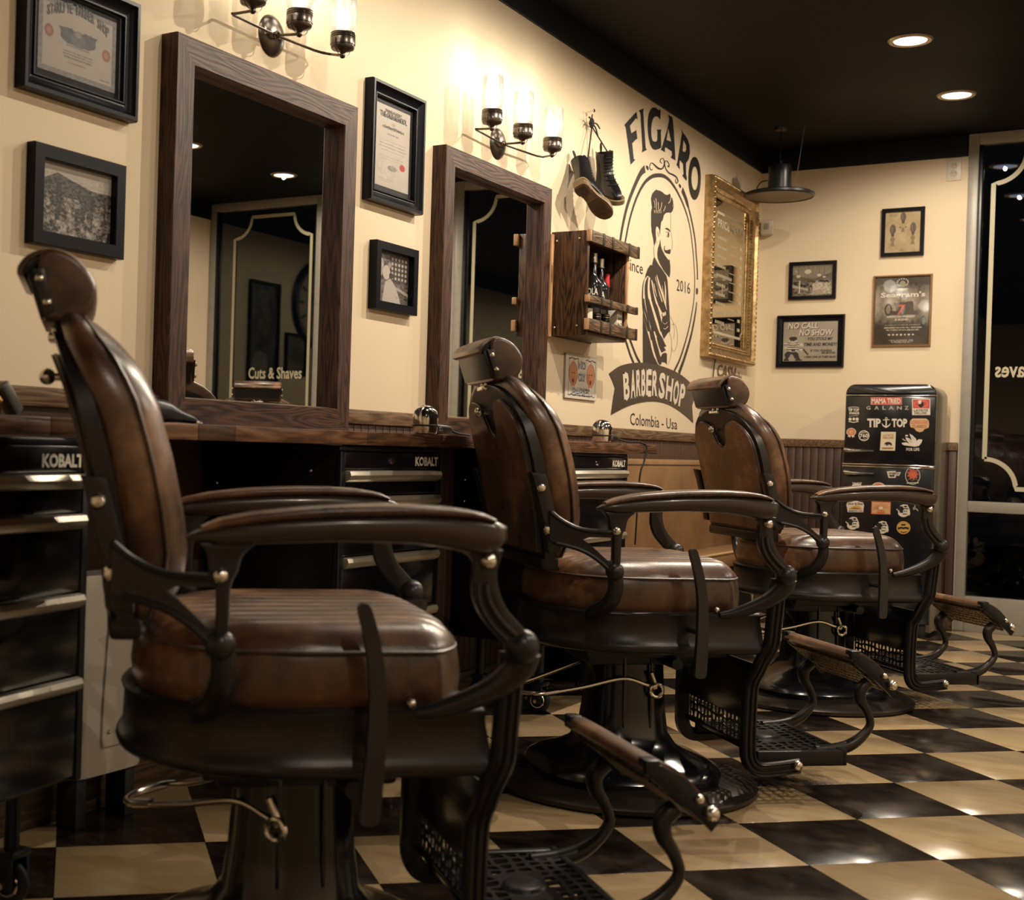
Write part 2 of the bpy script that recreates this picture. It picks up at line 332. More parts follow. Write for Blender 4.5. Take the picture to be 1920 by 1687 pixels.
# ------------------------------------------------------------ room
def struct(name, mb, mt, parent=None, **k): 
    o = obj(name, mb, mt, parent, **k)
    if parent is None: o['kind'] = 'structure'
    return o
T = .3048; TX, TY = 1.4431, 2.8098; ca, sa = cos(pi/4), sin(pi/4)
floor = struct('floor', MB().b6(0, ROOM_W, ROOM_Y0, ROOM_D, -.06, -.004), mat('tile_joint', (.05,.035,.022), .7))
def tile_mat(name, dark):
    m = bpy.data.materials.new(name); m.use_nodes = True; nt = m.node_tree; n = nt.nodes; L = nt.links; b = n['Principled BSDF']
    tc = n.new('ShaderNodeTexCoord'); oi = n.new('ShaderNodeObjectInfo'); ad = n.new('ShaderNodeVectorMath'); ad.operation = 'MULTIPLY_ADD'
    ge = n.new('ShaderNodeNewGeometry'); mp = n.new('ShaderNodeMapping'); mp.inputs['Rotation'].default_value = (0, 0, .8); mp.inputs['Scale'].default_value = (1, 4.5, 1) if not dark else (1, 2.5, 1)
    L.new(ge.outputs['Position'], mp.inputs['Vector'])
    nz = n.new('ShaderNodeTexNoise'); nz.inputs['Scale'].default_value = 2.6 if not dark else 9; nz.inputs['Detail'].default_value = 8; nz.inputs['Roughness'].default_value = .68; L.new(mp.outputs[0], nz.inputs['Vector'])
    cr_ = n.new('ShaderNodeValToRGB'); e = cr_.color_ramp.elements
    if dark: e[0].position = .45; e[0].color = (.011,.0075,.006,1); e[1].position = .78; e[1].color = (.05,.032,.022,1)
    else: e[0].position = .25; e[0].color = (.22,.145,.07,1); e[1].position = .62; e[1].color = (.50,.375,.215,1); k = e.new(.42); k.color = (.42,.30,.16,1)
    L.new(nz.outputs['Fac'], cr_.inputs['Fac']); mx = n.new('ShaderNodeMix'); mx.data_type = 'RGBA'; mx.blend_type = 'MULTIPLY'; mx.inputs[0].default_value = 1
    mr = n.new('ShaderNodeMapRange'); mr.inputs['To Min'].default_value = .82; mr.inputs['To Max'].default_value = 1.08; L.new(oi.outputs['Random'], mr.inputs['Value'])
    L.new(cr_.outputs['Color'], mx.inputs[6]); L.new(mr.outputs[0], mx.inputs[7])
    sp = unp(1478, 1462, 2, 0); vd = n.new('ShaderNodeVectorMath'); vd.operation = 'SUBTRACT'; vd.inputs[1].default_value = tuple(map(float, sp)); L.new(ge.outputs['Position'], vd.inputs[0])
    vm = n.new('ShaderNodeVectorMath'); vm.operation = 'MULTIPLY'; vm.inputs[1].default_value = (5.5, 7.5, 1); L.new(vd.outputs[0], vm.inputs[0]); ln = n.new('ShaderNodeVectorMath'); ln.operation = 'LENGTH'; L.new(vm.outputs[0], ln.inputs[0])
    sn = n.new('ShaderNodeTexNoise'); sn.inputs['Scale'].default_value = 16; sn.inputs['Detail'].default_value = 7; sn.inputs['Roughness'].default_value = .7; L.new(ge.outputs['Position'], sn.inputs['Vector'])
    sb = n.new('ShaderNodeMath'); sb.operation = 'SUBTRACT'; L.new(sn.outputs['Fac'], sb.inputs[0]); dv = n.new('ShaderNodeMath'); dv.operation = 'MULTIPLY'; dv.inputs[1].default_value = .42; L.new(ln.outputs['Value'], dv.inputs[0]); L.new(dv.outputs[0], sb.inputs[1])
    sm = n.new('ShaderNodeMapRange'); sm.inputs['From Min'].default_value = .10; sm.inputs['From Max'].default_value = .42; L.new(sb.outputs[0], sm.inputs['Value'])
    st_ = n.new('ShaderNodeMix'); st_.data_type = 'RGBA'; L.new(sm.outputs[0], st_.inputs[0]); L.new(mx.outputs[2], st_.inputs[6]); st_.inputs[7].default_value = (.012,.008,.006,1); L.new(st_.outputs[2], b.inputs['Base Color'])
    r2 = n.new('ShaderNodeTexNoise'); r2.inputs['Scale'].default_value = 5; r2.inputs['Detail'].default_value = 5; L.new(ge.outputs['Position'], r2.inputs['Vector'])
    rr = n.new('ShaderNodeMapRange'); rr.inputs['From Min'].default_value = .3; rr.inputs['From Max'].default_value = .7; rr.inputs['To Min'].default_value = .12; rr.inputs['To Max'].default_value = .30; L.new(r2.outputs['Fac'], rr.inputs['Value']); L.new(rr.outputs[0], b.inputs['Roughness'])
    bp = n.new('ShaderNodeBump'); bp.inputs['Strength'].default_value = .06; bp.inputs['Distance'].default_value = .002; L.new(r2.outputs['Fac'], bp.inputs['Height']); L.new(bp.outputs[0], b.inputs['Normal'])
    return m
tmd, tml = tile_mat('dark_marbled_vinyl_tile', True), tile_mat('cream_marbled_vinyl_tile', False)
def tile_mesh(name, mt):
    h = T/2-.0007; mb = MB(); mb.lathe([(0, 0), (h*sqrt(2), 0), (h*sqrt(2), -.0012)], 4, Matrix.Rotation(pi/4, 4, 'Z')); mb.box((0, 0, -.0026), (2*h, 2*h, .0028)); 
    mb = MB().box((0, 0, -.0016), (2*h, 2*h, .0032), .0006); me = mb.mesh(name); me.materials.append(mt); return me
tme = {1: tile_mesh('dark_tile', tmd), 0: tile_mesh('cream_tile', tml)}
cands = []; rest = {0: MB(), 1: MB()}
for i in range(-34, 36):
    for j in range(-30, 40):
        cxw = TX+T*((i+.5)*ca-(j+.5)*sa); cyw = TY+T*((i+.5)*sa+(j+.5)*ca); R_ = T*.7071
        if cxw < R_ or cxw > ROOM_W-R_ or cyw < ROOM_Y0+R_ or cyw > ROOM_D-R_:
            # cut edge tiles: clip the square to the room
            if cxw < -R_ or cxw > ROOM_W+R_ or cyw < ROOM_Y0-R_ or cyw > ROOM_D+R_: continue
            h = T/2-.0007; P = [(cxw+(u*ca-v*sa), cyw+(u*sa+v*ca)) for u, v in ((-h,-h),(h,-h),(h,h),(-h,h))]
            for ax, lim, sg in ((0, 0, 1), (0, ROOM_W, -1), (1, ROOM_Y0, 1), (1, ROOM_D, -1)):
                Q = []
                for a in range(len(P)):
                    p, q = P[a], P[(a+1) % len(P)]; ip, iq = (p[ax]-lim)*sg >= 0, (q[ax]-lim)*sg >= 0
                    if ip: Q.append(p)
                    if ip != iq: t = (lim-p[ax])/(q[ax]-p[ax]); Q.append((p[0]+(q[0]-p[0])*t, p[1]+(q[1]-p[1])*t))
                P = Q
                if len(P) < 3: break
            if len(P) > 2: rest[1 if (i+j) % 2 == 0 else 0].prism(P, -.0032, 0, axis=2)
            continue
        d = np.array([cxw, cyw, 0])-CAM; zf = d@FF
        px = CX+F_PX*(d@RR)/zf if zf > .2 else -9e9; py = CY-F_PX*(d@UU)/zf if zf > .2 else 9e9
        vis = -150 < px < 2100 and py < 2000 and zf > .2
        cands.append((0 if vis else 1, (cxw-CAM[0])**2+cyw**2, i, j, cxw, cyw))
cands.sort()
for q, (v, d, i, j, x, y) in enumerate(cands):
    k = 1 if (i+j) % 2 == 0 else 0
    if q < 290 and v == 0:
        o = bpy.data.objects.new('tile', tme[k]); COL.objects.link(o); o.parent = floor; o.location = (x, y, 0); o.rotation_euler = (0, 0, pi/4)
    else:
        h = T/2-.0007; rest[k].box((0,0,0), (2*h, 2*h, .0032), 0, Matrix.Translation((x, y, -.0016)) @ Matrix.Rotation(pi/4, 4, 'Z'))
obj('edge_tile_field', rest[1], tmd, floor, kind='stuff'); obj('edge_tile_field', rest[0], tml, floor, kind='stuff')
struct('ceiling', MB().b6(-.1, ROOM_W+.1, ROOM_Y0-.1, ROOM_D+.1, CEIL, CEIL+.1), ceilpaint)
struct('wall_left', MB().b6(-.12, 0, ROOM_Y0, ROOM_D+.1, -.06, CEIL), wallpaint)
struct('wall_right', MB().b6(ROOM_W, ROOM_W+.12, ROOM_Y0, ROOM_D+.1, -.06, CEIL), wallpaint)
struct('wall_rear', MB().b6(-.1, ROOM_W+.1, ROOM_Y0-.12, ROOM_Y0, -.06, CEIL), wallpaint)
struct('wall_back', MB().b6(0, 1.038, ROOM_D, ROOM_D+.12, -.06, CEIL), wallpaint)
# black band painted round the top of the walls
struct('trim_1', MB().b6(0, .012, ROOM_Y0, ROOM_D, SOFF, CEIL, .002), blackpaint)
struct('trim_2', MB().b6(.012, 1.036, ROOM_D-.012, ROOM_D, SOFF, CEIL, .002), blackpaint)
struct('trim_3', MB().b6(ROOM_W-.012, ROOM_W, ROOM_Y0, ROOM_D, SOFF, CEIL, .002), blackpaint)
struct('trim_4', MB().b6(.012, ROOM_W-.012, ROOM_Y0, ROOM_Y0+.012, SOFF, CEIL, .002), blackpaint)
# wainscot: beadboards one by one under a cap rail
WZ = .944
bme = MB().b6(-.0192, .0192, 0, .012, .09, WZ-.03, .003).mesh('board'); bme.materials.append(beadmat)
wnL = struct('trim_5', MB().b6(0, .004, 1.9, ROOM_D, 0, WZ-.02), beadmat)
capm = wood_mat('wainscot_cap_wood', (.075,.042,.022), (.20,.125,.065), 1, .5)
obj('cap_rail', MB().b6(.004, .026, 1.9, ROOM_D, WZ-.042, WZ, .004), capm, wnL); obj('skirting_board', MB().b6(.004, .02, 1.9, ROOM_D, 0, .09, .003), darktrim, wnL)
y = 3.2
while y < ROOM_D-.03:
    o = bpy.data.objects.new('board', bme); COL.objects.link(o); o.parent = wnL; o.matrix_local = Matrix.Translation((.003, y, 0)) @ Matrix.Rotation(-pi/2, 4, 'Z'); y += .04
wnB = struct('trim_6', MB().b6(.03, 1.034, ROOM_D-.004, ROOM_D, 0, WZ-.02), beadmat)
obj('cap_rail', MB().b6(.03, 1.034, ROOM_D-.026, ROOM_D-.004, WZ-.042, WZ, .004), capm, wnB); obj('skirting_board', MB().b6(.03, 1.034, ROOM_D-.02, ROOM_D-.004, 0, .09, .003), darktrim, wnB)
x = .05
while x < 1.02:
    o = bpy.data.objects.new('board', bme); COL.objects.link(o); o.parent = wnB; o.matrix_local = Matrix.Translation((x, ROOM_D-.003, 0)) @ Matrix.Rotation(pi, 4, 'Z'); x += .04
# ---- storefront: side lights with scalloped cream line, door between them
def border(mb, x0, x1, z0, z1, w=.022, r=.145, y=ROOM_D-.002):
    P = []
    for (cx_, cz_, a0, a1) in ((x0, z0, pi/2, 0), (x1, z0, pi, pi/2), (x1, z1, 1.5*pi, pi), (x0, z1, 2*pi, 1.5*pi)):
        P += [(cx_+r*cos(a0+(a1-a0)*i/12), cz_+r*sin(a0+(a1-a0)*i/12)) for i in range(13)]
    P.append(P[0]); strip_mesh(mb, P, w, lambda a, b: (a, y, b))
def window(n, x0, x1, border_x, text=None, door=False):
    w = bpy.data.objects.new('door_1' if door else 'window_%d' % n, None); COL.objects.link(w); w['kind'] = 'structure'
    zt = CEIL-.002; yf0, yf1 = ROOM_D-.02, ROOM_D+.05; fw = .048
    for nm, a in (('stile', (x0, x0+fw, yf0, yf1, 0, zt)), ('stile', (x1-fw, x1, yf0, yf1, 0, zt)), ('top_rail', (x0+fw, x1-fw, yf0, yf1, zt-.055, zt)), ('bottom_rail', (x0+fw, x1-fw, yf0, yf1, 0 if not door else .02, .175))):
        obj(nm, MB().b6(*a, .003), whitetrim, w)
    if not door:
        obj('middle_rail', MB().b6(x0+fw, x1-fw, yf0+.004, yf1, .598, .652, .003), whitetrim, w)
        obj('pane', MB().b6(x0+fw, x1-fw, ROOM_D+.012, ROOM_D+.018, .652, zt-.055), winglass, w); obj('pane', MB().b6(x0+fw, x1-fw, ROOM_D+.012, ROOM_D+.018, .175, .598), winglass, w)
        mb = MB(); border(mb, border_x[0], border_x[1], .72, 2.385, y=ROOM_D+.010); obj('cream_line', mb, creamink, w)
        obj('glazing_bead', MB().b6(x0+fw, x0+fw+.018, ROOM_D-.008, ROOM_D+.012, .652, zt-.055, .002).b6(x1-fw-.018, x1-fw, ROOM_D-.008, ROOM_D+.012, .652, zt-.055, .002), satinblack, w)
    else:
        obj('transom_rail', MB().b6(x0+fw, x1-fw, yf0, yf1, 2.13, 2.20, .003), whitetrim, w)
        obj('pane', MB().b6(x0+fw+.06, x1-fw-.06, ROOM_D+.012, ROOM_D+.018, .3, 2.04), winglass, w); obj('pane', MB().b6(x0+fw, x1-fw, ROOM_D+.012, ROOM_D+.018, 2.20, zt-.055), winglass, w)
        obj('door_leaf', MB().b6(x0+fw+.005, x0+fw+.065, ROOM_D-.01, ROOM_D+.035, .02, 2.125, .003).b6(x1-fw-.065, x1-fw-.005, ROOM_D-.01, ROOM_D+.035, .02, 2.125, .003).b6(x0+fw+.065, x1-fw-.065, ROOM_D-.01, ROOM_D+.035, 2.04, 2.125, .003).b6(x0+fw+.065, x1-fw-.065, ROOM_D-.01, ROOM_D+.035, .02, .3, .003), whitetrim, w)
        obj('push_bar', MB().cyl((x0+.14, ROOM_D-.05, 1.0), (x1-.14, ROOM_D-.05, 1.0), .014), chrome, w)
    if text:
        mb = MB(); a, b = text; text_fn(mb, 'Cuts & Shaves', lambda u, v: (b-(b-a)*u, ROOM_D+.009, 1.272+.08*v), bold=.02); obj('lettering', mb, creamink, w)
    return w
window(1, 1.040, 1.915, (1.155, 1.80), (1.19, 1.64)); window(1, 1.915, 2.925, None, door=True); window(2, 2.925, 3.880, (3.03, 3.68), (3.077, 3.527))
struct('sidewalk', MB().b6(-4, 8, ROOM_D+.1, ROOM_D+9, -.12, -.06), mat('asphalt', (.02,.02,.022), .8))['kind'] = 'structure'
for w_ in ('sidewalk',): bpy.data.objects[w_].name = 'floor_outside'
# downlights
dl_trim = mat('downlight_trim', (.45,.35,.24), .3, .6); dl_em = mat('downlight_lens', (.5,.6,.9), .4, emit=(.50,.62,1.0), es=2.6); dl_ring = mat('downlight_glow', (.9,.7,.5), .4, emit=(1,.74,.5), es=2.0)
DLL = ['recessed ceiling downlight nearest the camera side of the ceiling, larger of the two in view', 'recessed ceiling downlight nearer the window, smaller of the two in view']
for i, (x, y) in enumerate(DOWN):
    lb = DLL[i] if i < 2 else ['recessed downlight seen in the large mirror, over the right of the room', 'recessed downlight by the door, seen only in a mirror'][i-2] if i < 4 else 'added downlight in the ceiling out of view, filling the room with light'
    t = thing('ceiling_downlight', lb, 'ceiling light', (x, y, CEIL), group='added downlights out of view' if i >= 4 else None)
    obj('trim_ring', MB().lathe([(.062, -.002), (.066, -.006), (.078, -.006), (.084, 0), (.062, .0)], 32, closed=True), dl_trim, t)
    obj('lens', MB().lathe([(0, -.0012), (.050, -.0012), (.052, -.0003), (0, -.0003)], 28), dl_em, t)
    obj('reflector', MB().lathe([(.052, -.0008), (.0615, -.004), (.0615, -.0005), (.052, -.0004)], 28, closed=True), dl_ring, t)
# ------------------------------------------------------------ barber chair (local: x forward, y to its left, z up)
def f1(tab):
    X = [a for a, b in tab]; Yv = [b for a, b in tab]; return lambda t: float(np.interp(t, X, Yv))
def pillow(mb, UV, depth, place, back, fall=.05, edge=.028, groove=None, nU=40, nV=28):
    """UV(u,v)->(a,b) plane point; depth(a,b)->front height; place(a,b,h)->xyz; back(a,b)->height of the rear rim"""
    us = np.linspace(-1, 1, nU); vs_ = np.linspace(0, 1, nV); G = [[UV(u, v) for u in us] for v in vs_]
    ring = [(i, 0) for i in range(nV)]+[(nV-1, j) for j in range(1, nU)]+[(i, nU-1) for i in range(nV-2, -1, -1)]+[(0, j) for j in range(nU-2, 0, -1)]
    out = np.array([G[i][j] for i, j in ring]); seg = np.roll(out, -1, 0)-out; L2 = (seg**2).sum(1)+1e-12
    def dist(p):
        t = np.clip(((p-out)*seg).sum(1)/L2, 0, 1); return sqrt((((out+seg*t[:, None])-p)**2).sum(1).min())
    V = []; 
    for i in range(nV):
        for j in range(nU):
            a, b = G[i][j]; d = dist(np.array([a, b])); k = max(0, 1-d/fall); h = depth(a, b)-edge*k**2.4
            if groove: h -= groove(a, b)*min(1, d/.03)
            V.append(place(a, b, h))
    F = [(i*nU+j, i*nU+j+1, (i+1)*nU+j+1, (i+1)*nU+j) for i in range(nV-1) for j in range(nU-1)]
    base = [i*nU+j for i, j in ring]; n = len(ring); cen = out.mean(0); prev = base
    for (off, fr) in ((.006, .25), (.009, .55), (.006, .85), (-.004, 1.0)):
        cur = []
        for q in range(n):
            a, b = out[q]; nx = out[(q+1) % n]-out[q-1]; nx = np.array([nx[1], -nx[0]]); l = np.linalg.norm(nx)
            nx = nx/l if l > 1e-9 else (out[q]-cen)/np.linalg.norm(out[q]-cen)
            if np.dot(nx, out[q]-cen) < 0: nx = -nx
            a2, b2 = a+nx[0]*off, b+nx[1]*off; h0 = depth(a, b)-edge; hb = back(a, b); cur.append(len(V)); V.append(place(a2, b2, h0+(hb-h0)*fr))
        for q in range(n): F.append((prev[q], prev[(q+1) % n], cur[(q+1) % n], cur[q]))
        prev = cur
    F.append(tuple(prev)); mb.add(V, F); return out
zr = f1([(.56,-.292),(.596,-.297),(.66,-.304),(.73,-.318),(.79,-.331),(.85,-.346),(.91,-.364),(.96,-.384),(1.01,-.402)])
zf = f1([(.56,-.262),(.586,-.265),(.693,-.279),(.766,-.294),(.843,-.312),(.9,-.332),(.967,-.360),(1.01,-.376)])
zc = f1([(.56,-.222),(.584,-.214),(.64,-.194),(.68,-.190),(.733,-.197),(.816,-.216),(.889,-.238),(.942,-.264),(.99,-.300),(1.03,-.325)])
def hw(z, w0=.232, w1=.252, zt=1.0, rz=.17):
    w = w0+(w1-w0)*min(1, (z-.58)/.2)
    if z > zt-rz: w *= max(0.0, 1-((z-zt+rz)/rz)**2.6)**(1/2.6)
    return w
def make_chair():
    t = thing('barber_chair', 'nearest barber chair', 'barber chair', (0, 0, 0))
    # base disc and cover
    obj('base_disc', MB().lathe([(0, 0), (.325, 0), (.338, .006), (.339, .016), (.328, .024), (.315, .026), (.300, .034), (.255, .030), (.235, .040), (0, .04)], 72), mat('bronze_disc', (.05,.04,.034), .34, .7, bump=.08, bscale=200), t)
    prof = [(.232, .036), (.236, .05), (.228, .062), (.205, .075), (.165, .088), (.13, .108), (.108, .14), (.100, .20), (.094, .30), (.092, .40), (0, .40)]
    mb = MB(); secs = []
    for r, z in prof[:-1]: secs.append([(r*1.0*a, r*b, z) for a, b in sup(0, 0, 1, 1, 2.6, 48)])
    mb.loft(secs); pc = obj('pedestal_cover', mb, glossblack, t)
    for a in (-1, 1):
        for q in (-.035, .035): obj('pedestal_rib', MB().b6(q-.003, q+.003, a*.100-.004, a*.100+.004, .16, .38, .002), glossblack, pc)
    # pump lever loop
    zL = .235
    pts = cr([(.03,-.11,.300),(.045,-.105,.262),(.02,-.10,.268),(-.04,-.10,.283),(-.14,-.10,.262),(-.235,-.10,.247),(-.27,-.085,.244),(-.29,-.03,.243),(-.28,.03,.246),(-.235,.05,.252),(-.10,.055,.30)], 8)
    pl = obj('pump_lever', MB().tube(pts, .0058, 10), boltm, t)
    obj('lever_eye', MB().tube([(.045+.016*cos(a), -.112, .255+.016*sin(a)) for a in np.linspace(0, 2*pi, 20)[:-1]], .005, 8, closed=True), chrome, pl)
    obj('lever_sleeve', MB().tube([(-.205, -.10, .252), (-.24, -.10, .2465)], .0085, 12), chrome, pl)
    # mechanism under the seat
    obj('seat_mechanism', MB().b6(-.13, .15, -.10, .10, .315, .385, .01).b6(-.16, .2, -.17, -.13, .345, .392, .006).b6(-.16, .2, .13, .17, .345, .392, .006).cyl((.06,-.2,.335), (.06,.2,.335), .014), satinblack, t)
    # seat band
    def band(o, xf):
        P = [(xf, -(.270+o)), (.10, -(.273+o)), (0, -(.274+o))]
        for i in range(1, 24):
            a = -pi/2-pi*i/24; r = .274+o; c, s_ = cos(a), sin(a); P.append((r*math.copysign(abs(c)**.9, c), r*math.copysign(abs(s_)**.9, s_)))
        P += [(0, .274+o), (.10, .273+o), (xf, .270+o)]; return P
    secs = []
    for o, z, xf in ((-.045, .372, .235), (-.012, .368, .243), (.004, .374, .246), (.008, .383, .248), (.004, .393, .247), (-.002, .399, .246), (-.004, .450, .236), (-.001, .458, .236), (.001, .463, .235), (-.004, .468, .233), (-.04, .468, .228)):
        secs.append([(x, y, z) for x, y in band(o, xf)])
    obj('seat_frame', MB().loft(secs), ironm, t, sharp=55)
    # seat cushion
    def UV(u, v):
        y = .248*u; k = abs(u); xr = -.03-.222*(1-k**2.3)**(1/2.3); xf = .222-.055*k**5; return (xr+(xf-xr)*v, y)
    mb = MB(); out = pillow(mb, UV, lambda a, b: .584+.006*(1-(b/.25)**2)-.006*max(0, (-a-.1)/.15), lambda a, b, h: (a, b, h), lambda a, b: .458, .06, .034,
        lambda a, b: .0055*abs(cos(pi*b/.047))**6*(1 if abs(b) < .19 else 0), 74, 26)
    sc = obj('seat_cushion', mb, leather, t, sharp=60)
    obj('piping', MB().tube([(a+(-.0 if abs(b) > .2 else 0), b*1.026, .546) for a, b in out[::2]], .0028, 6, closed=True), leatherd, sc)
    # backrest shell
    zs = [.572, .58, .60, .65, .7, .76, .82, .86, .90, .93, .955, .975, .988, .996, .9995]; 
    mb = MB(); secs = []
    def ringz(z, ins=0, front=False):
        w = max(.0015, hw(z)-ins); return [(zr(z)+.0, y) for y in (-w, w)]
    V = []; nU = 17
    for z in zs:
        w = max(.012, hw(z)); row = []
        for j in range(nU):
            y = w*(-1+2*j/(nU-1)); row.append((zr(z)+.004+.012*(abs(y)/.25)**4*0, y, z))
        fr = [(zf(z), y, z) for _, y, _ in row[::-1]]; b = .006
        row[0] = (zr(z)+b, row[0][1], z); row[-1] = (zr(z)+b, row[-1][1], z); secs.append(row+fr)
    mb.loft(secs); sh = obj('backrest_shell', mb, ironm, t, sharp=50)
    # rear leather panel with the U notch
    ZN = [.872,.88,.888,.90,.915,.928,.938,.947,.953,.9575]; notch = f1([(.870,0),(.874,.02),(.888,.038),(.915,.050),(.938,.062),(.950,.080),(.9575,.118)])
    po_w = lambda z: hw(z, zt=.974, rz=.125)-.024
    H = lambda y, z: (zr(z)-.007-.002*cos(min(1, abs(y)/.25)*pi/2), y, z)
    mb = MB(); lowz = list(np.linspace(.602, .870, 16)); V = []; F = []
    for z in lowz: V += [H(po_w(z)*u, z) for u in np.linspace(-1, 1, 13)]
    F = [(i*13+j, i*13+j+1, (i+1)*13+j+1, (i+1)*13+j) for i in range(15) for j in range(12)]; mb.add(V, F)
    for s_ in (-1, 1):
        V = []
        for z in [.870]+ZN: a_, b_ = notch(z), max(notch(z), po_w(z)); V += [H(s_*(a_+(b_-a_)*u), z) for u in np.linspace(0, 1, 7)]
        mb.add(V, [(i*7+j, i*7+j+1, (i+1)*7+j+1, (i+1)*7+j) for i in range(len(ZN)) for j in range(6)])
    ol = [(-po_w(z), z) for z in lowz]+[(-max(notch(z), po_w(z)), z) for z in ZN]+[(-notch(z), z) for z in ZN[::-1]]+[(0, .870)]; ol = ol+[(-y, z) for y, z in ol[::-1][1:]]
    V = [H(y, z) for y, z in ol]+[(zr(z)+.004, y*1.012, z+(.0015 if z > .8 else -.002)) for y, z in ol]; n = len(ol); mb.add(V, [(i, (i+1) % n, n+(i+1) % n, n+i) for i in range(n)])
    obj('rear_panel', mb, leather, sh, sharp=50)
    obj('panel_welt', MB().tube([(zr(z)-.0015, y*1.012, z) for y, z in ol], .0032, 6, closed=True), leatherd, sh)
    obj('knob', MB().cyl((-.372, 0, .932), (-.392, 0, .932), .006).ball((-.40, 0, .932), .013), chrome, sh)
    obj('bottom_lip', MB().b6(-.300, -.255, -.232, .232, .560, .592, .008), satinblack, sh)
    # back cushion
    def UVb(u, v):
        z = .592+(1.026-.592)*v; w = max(.03, hw(z, .205, .240, 1.028, .16)); return (u*w, z)
    mb = MB(); out = pillow(mb, UVb, lambda a, b: -zc(b)*-1+0.0, lambda a, b, h: (h, a, b), lambda a, b: zf(b)-.004, .055, .030,
        lambda a, b: .0035*abs(cos(pi*a/.05))**8*(1 if abs(a) < .17 else 0), 56, 30)
    bc = obj('back_cushion', mb, leather, t, sharp=60)
    obj('piping', MB().tube([(zc(b)-.033, a*1.02, .81+(b-.81)*1.008) for a, b in out[::2]], .003, 6, closed=True), leatherd, bc)
    # side straps, brackets, arms, posts : one for each side
    for s in (-1, 1):
        Y = lambda y: s*y
        def pr(nm, poly, y0, y1, mt, par, bev=.002, n=None, holes=()): return obj(nm, MB().prism(poly, s*y0, s*y1, 1, bev, holes), mt, par)
        st = cr([(-.345,.790),(-.333,.755),(-.318,.700),(-.305,.655),(-.300,.615),(-.296,.605)], 3); en = cr([(-.268,.607),(-.272,.655),(-.285,.700),(-.302,.760),(-.310,.786)], 3)
        strap = pr('side_strap', st+en, .246, .284, ironm, t)
        for bx, bz in ((-.320,.755), (-.301,.658)): obj('bolt', MB().lathe([(.011,0),(.011,.003),(.007,.008),(0,.009)], 16, Matrix.Translation((bx, Y(.283), bz)) @ Matrix.Rotation(s*-pi/2, 4, 'X')), boltm, strap)
        # bracket casting with triangular window
        up_ = cr([(-.300,.702),(-.275,.682),(-.245,.667),(-.215,.661),(-.172,.660),(-.148,.668)], 4); lo_ = cr([(-.146,.640),(-.146,.600),(-.150,.566),(-.166,.566),(-.195,.594),(-.235,.616),(-.280,.628),(-.300,.636)], 4)
        hole = [(-.161,.647),(-.216,.646),(-.228,.640),(-.212,.629),(-.172,.592),(-.162,.596)]
        mb = MB().prism(up_+lo_, 0, 1, 1, 0, [hole]); mb.v = [(x, s*((.284+(.330-.284)*min(1, max(0, (x+.30)/.13)))-.009+.018*y), z) for x, y, z in mb.v]
        br = obj('arm_bracket', mb, ironm, t); mb = MB()
        e1 = cr([(-.298,.700),(-.275,.682),(-.245,.667),(-.215,.661),(-.165,.660)], 4); e2 = cr([(-.285,.630),(-.235,.618),(-.197,.597),(-.163,.568)], 4); yy = lambda x: s*((.284+.046*min(1, max(0, (x+.30)/.13)))+.009)
        mb.tube([(x, yy(x), z) for x, z in e1], .0055, 8); mb.tube([(x, yy(x), z) for x, z in e2], .0055, 8); obj('rib', mb, ironm, br)
        # rear post
        rp = pr('rear_post', cr([(-.188,.706),(-.176,.690),(-.172,.668),(-.164,.650),(-.162,.60),(-.163,.568)], 3)+cr([(-.147,.568),(-.145,.60),(-.144,.65),(-.136,.668),(-.130,.690),(-.112,.706)], 3), .320, .344, ironm, t, .003)
        obj('bolt', MB().ball((-.159, Y(.346), .663), .0105), boltm, rp); obj('ball_joint', MB().ball((-.156, Y(.334), .570), .0215), ironm, rp)
        path = cr([(-.152,.330,.560),(-.149,.324,.532),(-.150,.308,.506),(-.156,.280,.483),(-.165,.242,.467),(-.172,.205,.452)], 5)
        obj('lower_rear_arm', MB().tube([(x, s*y, z) for x, y, z in path], np.linspace(.012, .017, len(path)), 14, up=(0, 1, 0), ry=list(np.linspace(.017, .022, len(path)-6))+list(np.linspace(.022, .008, 6))), ironm, rp)
        # armrest body and pad
        tp = f1([(-.205,.7145),(-.19,.722),(-.15,.731),(-.08,.740),(0,.746),(.1,.750),(.18,.749),(.215,.744),(.235,.735)]); bt = f1([(-.205,.7105),(-.19,.708),(-.15,.703),(-.10,.706),(0,.710),(.10,.709),(.15,.703),(.19,.694),(.22,.700),(.235,.715)])
        hwd = f1([(-.205,.004),(-.19,.014),(-.15,.023),(-.08,.028),(.1,.032),(.19,.033),(.222,.028),(.235,.014)])
        mb = MB(); mb.loft([[(x, s*.332+a, b) for a, b in sup(0, (tp(x)+bt(x))/2, hwd(x), (tp(x)-bt(x))/2, 3.2, 20)] for x in [-.205,-.2,-.19,-.17,-.15,-.12,-.08,-.04,0,.05,.1,.15,.19,.21,.222,.230,.235]])
        ar = obj('armrest', mb, mat('dark_brown_lacquer', (.035,.022,.017), .3, .1, coat=.3), t, sharp=50)
        tp2 = f1([(-.185,.728),(-.165,.738),(-.12,.748),(-.05,.757),(.03,.762),(.11,.763),(.165,.760),(.20,.753),(.215,.746)])
        mb = MB(); mb.loft([[(x, s*.332+a, b) for a, b in sup(0, (tp2(x)+tp(x)-.004)/2, hwd(x)*1.0, max(.001, (tp2(x)-tp(x)+.004)/2), 2.6, 20)] for x in [-.185,-.175,-.16,-.12,-.08,-.04,0,.05,.1,.15,.18,.20,.21,.215]])
        obj('arm_pad', mb, leather, ar, sharp=60)
